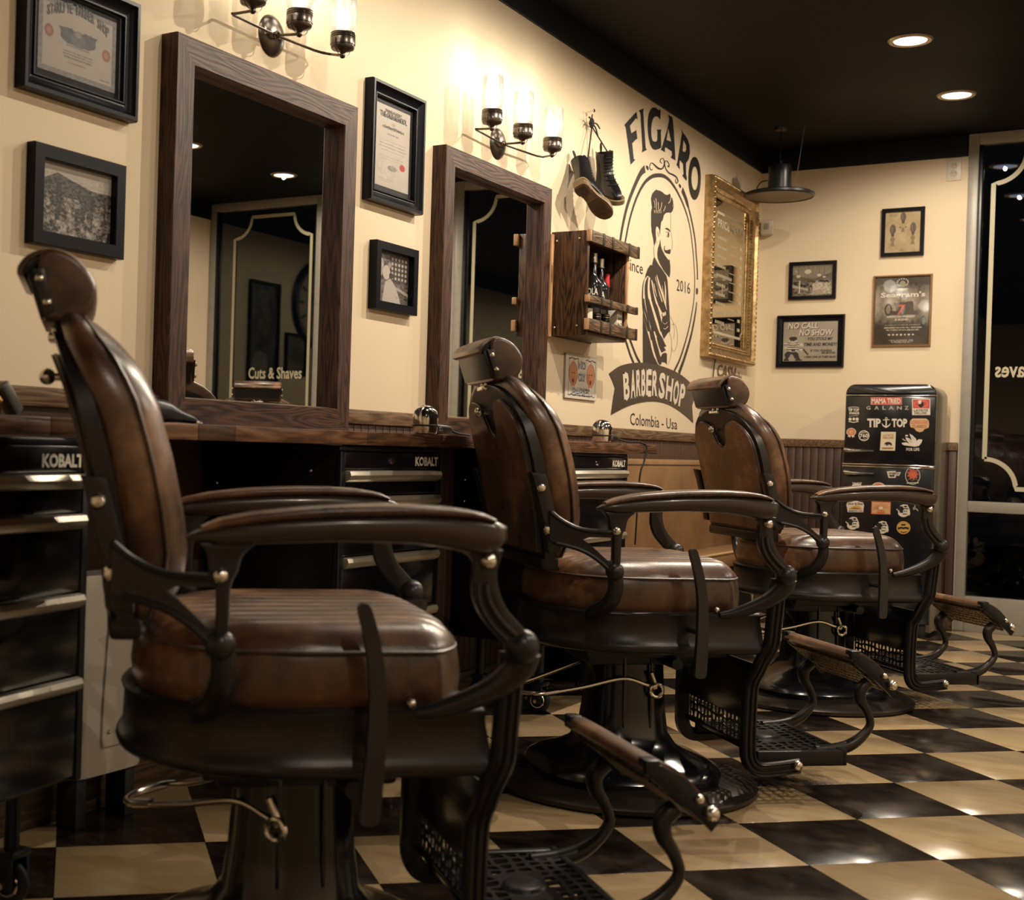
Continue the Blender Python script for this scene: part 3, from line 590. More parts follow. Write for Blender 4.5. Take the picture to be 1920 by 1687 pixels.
        # front post
        fp = pr('front_post', cr([(.172,.700),(.190,.686),(.190,.655),(.194,.630),(.208,.604),(.232,.578),(.250,.560)], 4)+cr([(.280,.575),(.262,.596),(.240,.620),(.228,.645),(.224,.670),(.228,.686),(.232,.702)], 4), .322, .342, ironm, t, .003)
        mb = MB(); g = cr([(.207,.655),(.212,.632),(.228,.607),(.252,.584)], 5); mb.tube([(x, Y(.344), z) for x, z in g], .0045, 8)
        g = cr([(.196,.655),(.200,.628),(.217,.600),(.240,.578)], 5); mb.tube([(x, Y(.343), z) for x, z in g], .003, 8); obj('rib', mb, ironm, fp)
        obj('bolt', MB().ball((.209, Y(.346), .687), .0115), boltm, fp); obj('ball_joint', MB().ball((.267, Y(.328), .566), .025), ironm, fp)
        path = cr([(.272,.318,.555),(.268,.314,.535),(.243,.306,.508),(.205,.296,.487),(.160,.284,.470),(.130,.276,.464)], 5)
        obj('lower_front_arm', MB().tube([(x, s*y, z) for x, y, z in path], np.linspace(.017, .009, len(path)), 14, up=(0, 1, 0), ry=np.linspace(.027, .008, len(path))), ironm, fp)
        # hanger bar down to the foot plate
        def bar(wd):
            c = cr([(.262,.306,.555),(.260,.300,.50),(.259,.292,.44),(.258,.284,.395),(.250,.262,.355),(.249,.230,.315),(.248,.208,.285),(.247,.203,.22),(.247,.202,.14),(.250,.202,.108),(.262,.202,.087),(.285,.201,.078),(.33,.199,.080),(.385,.197,.086)], 5); return c
        c = bar(0); mb = MB(); secs = []
        for i, p in enumerate(c):
            q0, q1 = np.array(c[max(0, i-1)]), np.array(c[min(len(c)-1, i+1)]); tg = q1-q0; tg /= np.linalg.norm(tg); nrm = np.array([-tg[2], 0, tg[0]]); nrm /= np.linalg.norm(nrm)
            w_ = .0175; th = .011; sec = []
            for (a, b) in ((-w_, -th), (w_, -th), (w_, th*.6), (w_*.72, th), (w_*.5, th*.55), (w_*.2, th*.55), (0, th*1.1), (-w_*.2, th*.55), (-w_*.5, th*.55), (-w_*.72, th), (-w_, th*.6)):
                sec.append((p[0]+nrm[0]*a, s*(p[1]+b), p[2]+nrm[2]*a))
            secs.append(sec)
        mb.loft(secs); hb = obj('footrest_hanger', mb, ironm, t, sharp=50)
        obj('bolt', MB().ball((.375, Y(.210), .090), .0125), boltm, hb)
    # recline lever on the near side
    pts = cr([(.036,.618),(.050,.622),(.060,.600),(.070,.555),(.075,.510),(.075,.450),(.071,.400),(.066,.350),(.062,.330),(.040,.330),(.038,.350),(.044,.400),(.050,.460),(.052,.510),(.048,.555),(.042,.590)], 3, True)
    mb = MB().prism(pts, 0, 1, 1, 0); mb.v = [(x, -(.297+.045*max(0, min(1, (.60-z)/.25)))-.014*y, z) for x, y, z in mb.v]
    lv = obj('recline_lever', mb, mat('lever_grip', (.02,.015,.013), .4, .2), t); obj('pin', MB().cyl((.055,-.27,.43), (.055,-.335,.43), .007), ironm, lv)
    obj('frame_bolt', MB().ball((.125,-.268,.476), .007), boltm, t)
    # calf plate and openwork foot plate
    def openwork(mb, P, nu, nv, th, solid=lambda i, j: False, rs=3):
        rg = np.random.RandomState(rs); gx = np.linspace(0, 1, nu+1); gy = np.linspace(0, 1, nv+1); J = rg.uniform(-.30, .30, (nu+1, nv+1, 2)); J[0] = J[-1] = 0; J[:, 0] = J[:, -1] = 0
        pt = lambda i, j: np.array([gx[i]+J[i, j, 0]/nu, gy[j]+J[i, j, 1]/nv])
        for i in range(nu):
            for j in range(nv):
                q = [pt(i, j), pt(i+1, j), pt(i+1, j+1), pt(i, j+1)]; c = sum(q)/4
                if solid(i, j): mb.add([P(*a, 0) for a in q]+[P(*a, th) for a in q], [(0,3,2,1), (4,5,6,7)]); continue
                k = rg.uniform(.60, .80); inn = []
                for a in range(4): m_ = (q[a]+q[(a+1) % 4])/2; inn += [c+(q[a]-c)*k*.86, c+(m_-c)*k*.98]
                outq = []
                for a in range(4): outq += [q[a], (q[a]+q[(a+1) % 4])/2]
                v = [P(*a, 0) for a in outq]+[P(*a, 0) for a in inn]+[P(*a, th) for a in outq]+[P(*a, th) for a in inn]; f = []
                for a in range(8):
                    b = (a+1) % 8; f += [(a, b, 8+b, 8+a), (16+a, 24+a, 24+b, 16+b), (8+a, 8+b, 24+b, 24+a)]
                mb.add(v, f)
    mb = MB(); openwork(mb, lambda u, v, h: (.262-.012*v*0+.004*h/.004, -.182+.364*u, .132+.06*v), 16, 3, .003)
    cp = obj('calf_plate_openwork', mb, satinblack, t)
    obj('calf_plate', MB().b6(.262, .266, -.19, .19, .190, .335, .001).b6(.258, .270, -.19, .19, .120, .134, .003), glossblack, t)
    mb = MB(); openwork(mb, lambda u, v, h: (.285+.225*u, -.172+.344*v, .104+.010*u+h), 9, 13, .006, lambda i, j: 3 <= i <= 5 and 4 <= j <= 8, 5)
    ft = obj('foot_plate', mb, mat('cast_iron', (.035,.033,.034), .38, .6, bump=.15, bscale=120), t, sharp=30)
    obj('foot_plate_rim', MB().b6(.28, .515, -.190, -.170, .082, .120, .003).b6(.28, .515, .170, .190, .082, .120, .003).b6(.503, .517, -.19, .19, .082, .122, .003), satinblack, ft)
    obj('centre_medallion', MB().lathe([(0,.122),(.03,.122),(.036,.119),(.040,.112),(0,.112)], 24, Matrix.Translation((.395, 0, 0))), MATS['cast_iron'], ft)
    # curved supports and foot pad
    for s in (-1, 1):
        path = cr([(.455,.110),(.50,.112),(.545,.122),(.580,.145),(.602,.175),(.592,.208),(.574,.236),(.572,.262),(.592,.282)], 5)
        n_ = len(path); obj('pad_support', MB().tube([(x, s*.145, z) for x, z in path], [.013+.003*sin(i/n_*9) for i in range(n_)], 12), ironm, t)
    def padp(k):
        top = cr([(.522,.350),(.530,.363),(.552,.362),(.590,.342),(.622,.312),(.642,.280)], 4); bot = cr([(.632,.268),(.606,.288),(.570,.315),(.535,.338)], 4); return top, bot
    top, bot = padp(0); mb = MB(); secs = []
    for y, ins in ((-.172, .006), (-.168, .001), (-.16, 0), (.16, 0), (.168, .001), (.172, .006)):
        cx_, cz_ = .585, .318; secs.append([(x-(x-cx_)*ins*6, y, z-(z-cz_)*ins*6) for x, z in top+bot])
    mb.loft(secs); pd = obj('foot_pad', mb, leather, t, sharp=50)
    mb = MB(); openwork(mb, lambda u, v, h: (.534+.094*u-.016*sin(pi*u)*.3, -.155+.31*v, .334-.068*u-.006*sin(pi*u)*-1-h), 7, 16, .004, rs=9); obj('pad_underside_openwork', mb, mat('brass_brown_iron', (.16,.11,.06), .4, .7), pd, sharp=30)
    for s in (-1, 1):
        e = obj('pad_end_plate', MB().prism([(.535,.358),(.555,.356),(.592,.336),(.622,.307),(.642,.278),(.650,.262),(.640,.250),(.628,.262),(.60,.286),(.565,.312),(.535,.336)], s*.168, s*.178, 1, .001), satinblack, pd)
        obj('bolt', MB().ball((.616, s*.180, .303), .008).ball((.636, s*.184, .281), .0125), boltm, e)
        obj('end_block', MB().b6(.524, .548, s*.150, s*.182, .342, .366, .003), satinblack, e)
    # headrest
    D = cr([(-.402,1.006),(-.372,1.003),(-.345,1.014),(-.332,1.036),(-.330,1.060),(-.342,1.084),(-.362,1.102),(-.388,1.112),(-.410,1.108),(-.415,1.080)], 4)+[(-.410, 1.04)]
    mb = MB(); cx_, cz_ = -.378, 1.055; mb.loft([[(cx_+(x-cx_)*k, y, cz_+(z-cz_)*k) for x, z in D] for y, k in ((-.140,.80),(-.139,.90),(-.134,.965),(-.125,1),(0,1.02),(.125,1),(.134,.965),(.139,.90),(.140,.80))])
    hd = obj('headrest', mb, leather, t, sharp=60)
    obj('paper_box', MB().prism([(-.432,1.082),(-.405,1.082),(-.392,1.012),(-.408,1.010)], -.132, .132, 1, .003), satinblack, hd)
    fl = cr([(-.395,1.110),(-.412,1.108),(-.430,1.098),(-.441,1.083),(-.442,1.072)], 4); obj('leather_flap', MB().prism(fl+[(x+.010, z-.004) for x, z in fl[::-1]], -.136, .136, 1, .002), leather, hd)
    for s in (-1, 1):
        e = obj('headrest_bracket', MB().prism([(-.422,1.078),(-.404,1.080),(-.388,1.020),(-.400,1.014)], s*.132, s*.144, 1, .002), ironm, hd)
        for bx, bz in ((-.410,1.066), (-.398,1.032)): obj('bolt', MB().ball((bx, s*.145, bz), .0065), boltm, e)
    obj('headrest_stem', MB().cyl((-.388, -.018, .985), (-.390, -.018, 1.02), .006).cyl((-.388, .018, .985), (-.390, .018, 1.02), .006).b6(-.400, -.376, -.035, .035, .985, .997, .003), chrome, hd)
    return t
chair = make_chair()
POS = [(.894, 1.729, .774), (.868, 3.209, .736), (.956, 4.766, .731)]
CL = ['brown leather barber chair nearest the camera, in front of the large mirror', 'brown leather barber chair in the middle of the three, before the second mirror', 'farthest brown leather barber chair, standing in front of the sticker-covered refrigerator']
chairs = [chair, copy_tree(chair), copy_tree(chair)]
for c, p, l in zip(chairs, POS, CL):
    c.location = (p[0], p[1], 0); c.rotation_euler = (0, 0, p[2]); c['label'] = l; c['group'] = 'barber chairs in a row'
[k for k in chair.children if k.name.startswith('pump_lever')][0].rotation_euler = (0, 0, radians(-42))
c = copy_tree(chair)
for k in c.children:
    if k.name.split('.')[0] not in ('base_disc', 'pedestal_cover', 'pump_lever'): k.location.z = .085
c.location = (2.905, 6.54, 0); c.rotation_euler = (0, 0, radians(53)); c['label'] = 'barber chair by the window, seen only as a headrest in the large mirror'
# ------------------------------------------------------------ framed things
def rails(t, w, h, fw, depth, prof, mt, mtv=None, name='rail', z0=0.0):
    """four mitred rails round (0..w,0..h) centred; prof: list of (inset fraction 0..1, height) across the rail"""
    for k in range(4):
        L_ = w if k % 2 == 0 else h; O = h if k % 2 == 0 else w; mb = MB(); V = []
        pts = [(0, z0)]+[(a*fw, b) for a, b in prof]+[(fw, z0)]
        for e in (-1, 1):
            for a, b in pts: V.append((e*(L_/2-a), -(O/2)+a, b))
        n = len(pts); F = [(i, i+1, n+i+1, n+i) for i in range(n-1)]+[(n-1, 0, n, 2*n-1), tuple(range(n)), tuple(range(n, 2*n))[::-1]]
        M = Matrix.Rotation(k*pi/2, 4, 'Z'); mb.add([tuple(M @ Vector(v)) for v in V], F)
        obj(name, mb, (mtv if (k % 2 and mtv) else mt), t, sharp=30)
def picture(name, label, cat, wall, u0, u1, v0, v1, fw, depth, prof, mt, art, matw=0, matcol=None, glass=True, printmat=None, group=None, tilt=0):
    w, h = u1-u0, v1-v0; t = thing(name, label, cat, M=frameM(wall, (u0+u1)/2, (v0+v1)/2) @ Matrix.Rotation(tilt, 4, 'Z'), group=group)
    rails(t, w, h, fw, depth, prof, mt)
    iw, ih = w/2-fw*.9, h/2-fw*.9; obj('backing_board', MB().b6(-iw, iw, -ih, ih, .001, .006), MATS['black_paint'] if matcol is None else matcol, t)
    if art is not None: obj('print', art.mesh(-iw+matw, iw-matw, -ih+matw, ih-matw, .0068), printmat or print_m, t)
    if glass: obj('glass', MB().add([(-iw,-ih,.0105),(iw,-ih,.0105),(iw,ih,.0105),(-iw,ih,.0105)],[(0,1,2,3)]), picglass, t)
    return t, iw-matw, ih-matw
FLAT = lambda d: [(0, d-.002), (.06, d), (.94, d), (1, d-.002)]
SCOOP = lambda d: [(0, d*.8), (.05, d), (.25, d), (.35, d*.8), (.6, d*.55), (.78, d*.5), (.85, d*.62), (.93, d*.62), (1, d*.45)]
blackframe = mat('black_lacquer_frame', (.005,.005,.008), .32, spec=.16)
goldframe = mat('antique_gold_frame', (.55,.38,.19), .28, .85, bump=.3, bscale=120, col2=(.30,.19,.08), nscale=30)
bronzeframe = mat('bronze_brown_frame', (.24,.12,.05), .3, .5, coat=.3)
PAPER = (.42,.36,.31); 
def LR(pts, x=0.0):
    q = [wl(a, b, x) for a, b in pts]; ys = [a for a, b in q]; zs = [b for a, b in q]; return min(ys), max(ys), min(zs), max(zs)
# certificate, top left
z_c0 = 1.562; yc0, yc1 = 1.915, 2.26; cz1 = 1.832
a = Art(150, 110, PAPER); a.rect(0,1,0,1,(.20,.18,.17)); a.noise(40,.1); a.rect(.055,.945,.075,.925,PAPER).noise(6,.04)
a.ell(.42,.56,.15,.10,(.05,.05,.06)); a.ell(.58,.56,.15,.10,(.05,.05,.06)); a.poly([(.25,.66),(.42,.68),(.45,.52),(.34,.47)],(.06,.06,.07)); a.poly([(.75,.66),(.58,.68),(.55,.52),(.66,.47)],(.06,.06,.07)); a.ell(.5,.55,.09,.12,(.12,.11,.11)); a.ell(.5,.62,.04,.04,(.25,.22,.2)); a.rect(.35,.65,.43,.455,(.25,.22,.2)); a.noise(30,.05,.25,.75,.42,.7)
for u in (.13,.87): a.ell(u,.55 if u < .5 else .48,.055,.085,(.28,.07,.04)); a.ell(u,.55 if u < .5 else .48,.03,.045,(.38,.16,.11))
a.lines(.28,.72,.26,.38,3,(.10,.09,.09)); a.lines(.37,.63,.19,.23,1,(.22,.07,.05)); a.lines(.78,.93,.10,.14,1,(.08,.08,.09))
t, iw, ih = picture('framed_certificate', 'black deep-framed certificate with curved title and two red seals, top left corner', 'picture', 'L', yc0, yc1, z_c0, cz1, .042, .03, SCOOP(.03), blackframe, a, .018)
mb = MB(); 
for i, ch in enumerate('STARLITE BARBER SHOP'):
    if ch == ' ': continue
    f = (i+.5)/20; uc = -iw*.80+f*iw*1.6; vv = ih*.52+.022*(1-(2*f-1)**2)*1.1; text_box(mb, ch, uc-.0045, uc+.0045 if ch != 'I' else uc-.001, vv-.004, vv+.018, .0076, bold=.03)
obj('lettering', mb, inkblack, t)
# desert photo
a = Art(110, 110, (.42,.38,.34)); a.rect(0,1,0,.72,(.16,.14,.12)); a.noise(9,.25,0,1,0,.74); a.noise(22,.35,0,1,0,.7); a.noise(50,.32,0,1,0,.66); a.poly([(0,.70),(.25,.86),(.42,.80),(.7,.72),(1,.66),(1,.55),(0,.55)],(.07,.06,.055)); a.noise(40,.16,0,1,.5,.85)
a.poly([(.24,.74),(.30,.74),(.31,.45),(.29,.22),(.23,.22),(.22,.45)],(.03,.028,.026)); a.ell(.27,.78,.03,.035,(.05,.045,.04)); a.poly([(.5,.62),(.75,.66),(.78,.45),(.6,.40)],(.04,.035,.03)); a.ell(.55,.38,.05,.06,(.06,.05,.05)); a.ell(.7,.35,.05,.07,(.05,.045,.04)); a.noise(60,.18,0,1,0,.6)
picture('framed_photograph', 'black framed old photo of people on a rocky slope, under the certificate', 'picture', 'L', 1.955, 2.232, 1.245, 1.458, .030, .025, FLAT(.025), blackframe, a)
# diploma
a = Art(90, 160, (.44,.40,.34)); a.noise(8,.04); a.lines(.25,.75,.91,.945,1,(.10,.09,.08),.8); a.lines(.12,.88,.84,.89,1,(.05,.05,.05),.9); a.ell(.5,.79,.06,.02,(.30,.27,.23)); a.lines(.10,.9,.71,.75,1,(.10,.09,.08),.8)
a.lines(.28,.72,.64,.68,1,(.15,.14,.12)); a.lines(.08,.92,.44,.60,4,(.20,.18,.15),.25); a.lines(.08,.92,.34,.40,2,(.25,.22,.2),.2); a.ell(.5,.25,.14,.035,(.22,.20,.18)); a.noise(30,.1,.1,.6,.08,.3); a.ell(.80,.30,.085,.045,(.42,.03,.02)); a.ell(.80,.30,.045,.024,(.30,.02,.015)); a.lines(.1,.5,.06,.12,2,(.3,.27,.24),.2)
t, iw, ih = picture('framed_diploma', 'tall black framed diploma with a red seal, between the two wood-framed mirrors', 'picture', 'L', 3.247, 3.552, 1.560, 1.915, .040, .032, SCOOP(.032), blackframe, a, .020, mat('black_mat_board', (.012,.012,.016), .6))
mb = MB(); text_line(mb, 'THE OLD SCHOOL', 0, ih*.70, .017, .0076, iw*1.6, bold=.02); text_line(mb, 'BARBER ACADEMY', 0, ih*.85, .008, .0076, iw*1.3); text_line(mb, 'Certificate Of Training', 0, ih*.44, .010, .0076, iw*1.6); obj('lettering', mb, inkblack, t)
# barber photo
a = Art(100, 90, (.13,.11,.10)); a.noise(8,.12); a.rect(.42,.98,.45,.95,(.06,.05,.05))
for j in range(5):
    for i in range(5): a.ell(.50+i*.1,.52+j*.09,.03,.03,(.50,.46,.42))
a.ell(.12,.7,.12,.2,(.45,.40,.37)); a.noise(24,.25,0,.3,.1,.95); a.poly([(.22,.02),(.30,.42),(.45,.50),(.62,.35),(.78,.02)],(.50,.46,.42)); a.ell(.33,.60,.11,.14,(.55,.50,.46)); a.ell(.42,.75,.05,.06,(.35,.3,.27)); a.ell(.47,.55,.06,.06,(.05,.04,.04)); a.noise(40,.2,.6,1,.1,.5); a.poly([(.62,.3),(1,.2),(1,.26),(.64,.36)],(.4,.36,.33))
picture('framed_photograph', 'small black framed old photo of a barber at work, under the diploma', 'picture', 'L', 3.297, 3.540, 1.246, 1.449, .026, .028, FLAT(.028), blackframe, a)
# wood framed mirrors
def wood_mirror(label, y0, y1, z0, z1, fw=.065):
    w, h = y1-y0, z1-z0; t = thing('wall_mirror', label, 'mirror', M=frameM('L', (y0+y1)/2, (z0+z1)/2))
    rails(t, w, h, fw, .05, [(0, .048), (.03, .05), (.97, .05), (1, .047)], mirrorwood, mirrorwoodv)
    for s_ in (-1, 1): pass
    iw, ih = w/2-fw+.004, h/2-fw+.004; obj('mirror_glass', MB().b6(-iw, iw, -ih, ih, .003, .014), mirror, t); return t
wood_mirror('large wood-framed wall mirror, left of the diploma, standing on the worktop', 2.364, 3.140, .876, 1.797)
wood_mirror('second wood-framed wall mirror, right of the diploma, with an arched wood grain on top', 3.652, 4.446, .876, 1.800, .062)
# ------------------------------------------------------------ jar sconces
sconcem = mat('bronze_sconce_metal', (.12,.10,.085), .28, .9); jarglass = glass_mat('jar_glass', .02, rough=.05, translucent=.10)
bulb_e = mat('bulb_glow', (1,.9,.7), .3, emit=(1,.88,.68), es=9)
def sconce(label, hub, left, lcup, mcup, rbend, rcup):
    xb = .032; xc = .105
    hy, hz = wl(*hub, xb); t = thing('jar_sconce', label, 'wall lamp', (0, hy+.01, hz))
    loc = lambda p: (p[0], p[1]-(hy+.01), p[2]-hz)
    obj('wall_plate', MB().lathe([(0, .022), (.02, .021), (.040, .015), (.052, .006), (.055, 0), (0, 0)], 32, Matrix.Translation((0, .012, .008)) @ Matrix.Rotation(pi/2, 4, 'Y')), sconcem, t)
    obj('hub', MB().cyl(loc((.01, hy+.0, hz)), loc((xb+.01, hy, hz)), .009).ball(loc((xb+.004, hy, hz)), .011), sconcem, t)
    ly, lz = wl(*left, xb); ry, rz = wl(*rbend, xb); 
    C = [np.array([xc, *wl(*c, xc)]) for c in (lcup, mcup, rcup)]; zc_ = hz
    arms = [[(xb, hy, hz), (xb, ly+.01, lz), (xb+.004, ly, lz), (xb+.012, ly+.004, lz), tuple(C[0])], [(xb, hy, hz), tuple(C[1])], [(xb, hy, hz), (xb, ry-.02, rz), (xb+.006, ry+.005, rz), (xb+.02, ry+.03, rz), tuple(C[2])]]
    for a_ in arms: obj('arm', MB().tube([loc(p) for p in a_], .0038, 8), sconcem, t)
    for c in C:
        M = Matrix.Translation(loc(c))
        cup = obj('jar_cup', MB().ball(loc(c), .0085).lathe([(.006, .004), (.010, .010), (.030, .016), (.0325, .020), (.0325, .026), (.0345, .027), (.0345, .044), (.033, .046), (.0345, .048), (.033, .051), (.0345, .053), (.033, .056), (.034, .059), (.031, .060), (.029, .058), (.029, .024), (0, .020)], 32, M), sconcem, t)
        mb = MB()
        for s_ in (-1, 1): mb.tube([tuple(M @ Vector(q)) for q in cr([(0, s_*.006, .0), (0, s_*.024, .004), (0, s_*.036, .016), (0, s_*.0375, .030), (0, s_*.036, .040)], 4)], .0014, 6)
        obj('bail_wire', mb, sconcem, cup)
        obj('jar', MB().lathe([(.0270, .050), (.0275, .062), (.034, .074), (.036, .084), (.036, .162), (.033, .170), (.0315, .170), (.0345, .161), (.0345, .085), (.0325, .075), (.0260, .063), (.0255, .050)], 36, M, closed=True), jarglass, t)
        b = obj('bulb', MB().lathe([(0, .130), (.010, .127), (.016, .117), (.018, .105), (.015, .092), (.010, .080), (.008, .066), (0, .066)], 20, M), bulb_e, t)
        l = bpy.data.lights.new('sconce_lamp', 'POINT'); l.energy = SCONCE_W; l.color = SCONCE_C; l.shadow_soft_size = .045
        o = bpy.data.objects.new('sconce_lamp', l); COL.objects.link(o); o.location = (c[0], c[1], c[2]+.215)
    return t
sconce('bronze three-arm wall lamp with glass jars above the large left mirror', (517,66), (433,26), (474,20), (561,64), (597,98), (642,104))
sconce('bronze three-arm wall lamp with glass jars above the second mirror', (942,270), (890,242), (922,241), (980,267), (1003,292), (1035,291))
# ------------------------------------------------------------ hanging boots
bootm = mat('black_boot_leather', (.008,.007,.008), .3, coat=.25, coatr=.15, bump=.25, bscale=45, spec=.3); solem = mat('amber_brown_sole', (.10,.062,.030), .42, col2=(.17,.11,.055), nscale=20); lacem = mat('black_lace', (.012,.011,.011), .8)
def boot(label, origin, fwd, up, mirror_=1):
    f = Vector(fwd).normalized(); u = Vector(up); u = (u-f*u.dot(f)).normalized(); s = u.cross(f); M = Matrix((f, s, u)).transposed().to_4x4(); M = M @ Matrix.Scale(.80, 4); M.translation = origin
    t = thing('hanging_boot', label, 'boot', M=M, group='boots hung by their laces')
    # upper: horizontal slices from the welt to the collar; (z, xheel, xtoe, halfwidth, taper)
    SL = [(.018,-.075,.195,.040),(.030,-.076,.197,.043),(.045,-.075,.190,.043),(.060,-.073,.165,.041),(.075,-.071,.125,.038),(.090,-.070,.090,.036),(.110,-.068,.062,.035),(.135,-.067,.048,.036),(.160,-.068,.042,.038),(.185,-.070,.040,.040),(.205,-.071,.038,.041)]
    secs = []
    for z, a_, b_, w in SL: secs.append([((a_+b_)/2+(b_-a_)/2*x, w*y*(1 if x < .2 else 1-.25*(x-.2)), z-.012*(x < -.6)*(z > .19)) for x, y in sup(0, 0, 1, 1, 2.5, 28)])
    upm = MB().loft(secs, cap=False); ins = [[(p[0]*.93, p[1]*.90, p[2]) for p in secs[-1]], [(p[0]*.9, p[1]*.85, p[2]-.07) for p in secs[-1]]]; upm.loft([secs[-1], ins[0], ins[1]], cap=False); upm.poly(ins[1]); upm.poly(secs[0])
    obj('upper', upm, bootm, t, sharp=60)
    def so(k, z): 
        P = cr([(-.082,0),(-.076,-.026),(-.05,-.036),(.0,-.032),(.05,-.034),(.11,-.046),(.16,-.043),(.195,-.026),(.206,0),(.195,.026),(.16,.043),(.11,.046),(.05,.034),(0,.032),(-.05,.036),(-.076,.026)], 3, True); return [(x*k, y*k, z) for x, y in P]
    sole = obj('sole', MB().loft([so(.97, -.004), so(1, .0), so(1.01, .018), so(.98, .022)]), solem, t)
    mb = MB(); mb.loft([[(x, y, z) for x, y, z in so(.98, -.022) if x < -.004], [(x, y, z) for x, y, z in so(.99, .0) if x < -.004]]); obj('heel', mb, solem, sole)
    mb = MB()
    for i in range(7): mb.b6(-.070+i*.010, -.066+i*.010, -.026, .026, -.0255, -.0215)
    for i in range(12): mb.b6(.055+i*.010, .058+i*.010, -.034, .034, -.0065, -.0035)
    obj('tread', mb, mat('dark_sole_tread', (.055,.032,.018), .6), sole, kind='stuff')
    obj('welt_stitch', MB().tube([(x, y, .0215) for x, y, z in so(1.0, 0)], .0012, 5, closed=True), mat('stitch_yellow', (.45,.36,.14), .6), sole)
    mb = MB()
    for i in range(8):
        z = .075+i*.016; x = float(np.interp(z, [.06,.075,.09,.11,.135,.205], [.160,.122,.088,.062,.049,.039])); mb.tube(cr([(x-.012,-.028,z), (x+.003,0,z+.005), (x-.012,.028,z)], 4), .0022, 6)
    obj('laces', mb, lacem, t)
    obj('tongue', MB().loft([[(.036+x*.006, y*.024, z) for x, y in sup(0,0,1,1,2.4,12)] for z in (.15, .215, .222)]), bootm, t)
    obj('heel_loop', MB().tube(cr([(-.070,0,.190),(-.078,0,.215),(-.070,0,.232),(-.062,0,.215),(-.066,0,.195)], 4), .0025, 6, up=(0,1,0), ry=.008), lacem, t)
    return t, M
ny, nz = wl(1107, 210, .02)
b1, M1 = boot('black lace-up boot on the wall with its amber sole turned out', (.100, 4.645, 1.818), (.20, .80, -.43), (-.35, .55, .76))
b2, M2 = boot('black lace-up boot on the wall facing out, laces in view', (.045, 4.945, 1.872), (.62, -.60, -.42), (.18, -.42, .84))
for M_, bb in ((M1, b1), (M2, b2)):
    p = M_ @ Vector((.040, 0, .21)); k = bb.matrix_world.inverted() if False else M_.inverted()
    obj('hanging_lace', MB().tube([tuple(k @ Vector(q)) for q in (tuple(p), tuple(p*.5+Vector((.024, ny+.010, nz-.055))*.5), (.024, ny+.010, nz-.055))], .0035, 6), lacem, bb)
t = thing('wall_nail', 'small nail with knotted black laces holding the boots', 'nail', (0, ny, nz))
obj('nail', MB().cyl((-.002, 0, 0), (.035, 0, .004), .003).cyl((.034, 0, .004), (.037, 0, .0044), .007), chrome, t)
mb = MB().ball((.024, .008, -.042), .013, 12, (.8, .8, 1.6))
for q in ((.03,-.035,-.03), (.03,-.03,-.055), (.03,.075,-.05), (.03,.060,-.085), (.028,.002,-.01)): mb.tube(cr([(.024,.008,-.042), ((.026+q[0])/2, q[1]*.6, q[2]*.5-.012), q], 4), .0028, 6)
obj('lace_knot', mb, lacem, t)
# ------------------------------------------------------------ crate shelf with bottles
cratew = wood_mat('charred_crate_wood', (.012,.006,.004), (.10,.045,.020), 2, .4, 9, .7); cratel = wood_mat('pale_crate_edge', (.30,.16,.075), (.55,.32,.17), 2, .6); slatw = wood_mat('weathered_slat_wood', (.030,.018,.010), (.16,.095,.045), 1, .5, 8, .7); strapm = mat('rusted_strap', (.06,.045,.03), .45, .6, bump=.4, bscale=80)
XF = .155; cy0, cy1, cz0, cz1_ = 4.545, 4.965, 1.272, 1.660
t = thing('crate_shelf', 'rough dark wooden crate shelf of bottles on the wall beside the mural', 'shelf', (0, (cy0+cy1)/2, (cz0+cz1_)/2)); Yc, Zc = (cy0+cy1)/2, (cz0+cz1_)/2
def cb(nm, x0, x1, y0, y1, z0, z1, mt, bev=.003, par=None): return obj(nm, MB().b6(x0, x1, y0-Yc, y1-Yc, z0-Zc, z1-Zc, bev), mt, par or t)
sp_ = cb('side_panel', .006, XF, cy0, cy0+.018, cz0, cz1_, cratew)
for nx, nz_ in ((.03, cz0+.03), (.12, cz0+.035), (.03, cz1_-.035), (.12, cz1_-.03)): obj('nail_head', MB().ball((nx, cy0-Yc-.001, nz_-Zc), .0045), boltm, sp_)
cb('side_panel', .006, XF-.014, cy1-.018, cy1, cz0+.01, cz1_-.02, cratew); cb('panel_edge', XF-.014, XF-.004, cy1-.018, cy1, cz0+.01, cz1_-.02, cratel)
cb('back_panel', .003, .010, cy0+.018, cy1-.018, cz0, cz1_-.01, cratew); cb('top_board', .010, XF-.012, cy0+.018, cy1-.018, cz1_-.03, cz1_-.014, cratew)
cb('shelf_board', .010, XF-.004, cy0+.018, cy1-.018, cz0+.004, cz0+.020, cratew); cb('rear_cleat', .0, .02, cy0-.02, cy0, cz0-.005, cz1_-.01, cratel)
for z0, z1 in ((cz1_-.045, cz1_), (1.392, 1.420), (1.290, 1.334)):
    s_ = cb('slat', XF, XF+.016, cy0-.012, cy1+.055, z0, z1, slatw)
    cb('slat_end', XF-.001, XF+.017, cy0-.016, cy0-.008, z0+.001, z1-.001, cratel, .002, s_)
    for q in (.10, .19, .36, .455):
        cb('strap', XF+.014, XF+.0185, cy0+q, cy0+q+.018, z0-.001, z1+.001, strapm, .001, s_)
SHELF = cz0+.020
bgl = mat('dark_bottle_glass', (.012,.010,.010), .06, coat=.5); bclear = mat('clear_bottle_glass', (.30,.30,.32), .05, trans=.85); blabel = mat('bottle_label', (.62,.56,.46), .6); foil = mat('silver_foil', (.55,.52,.45), .25, .9); redcap = mat('red_wax_cap', (.55,.03,.035), .35)
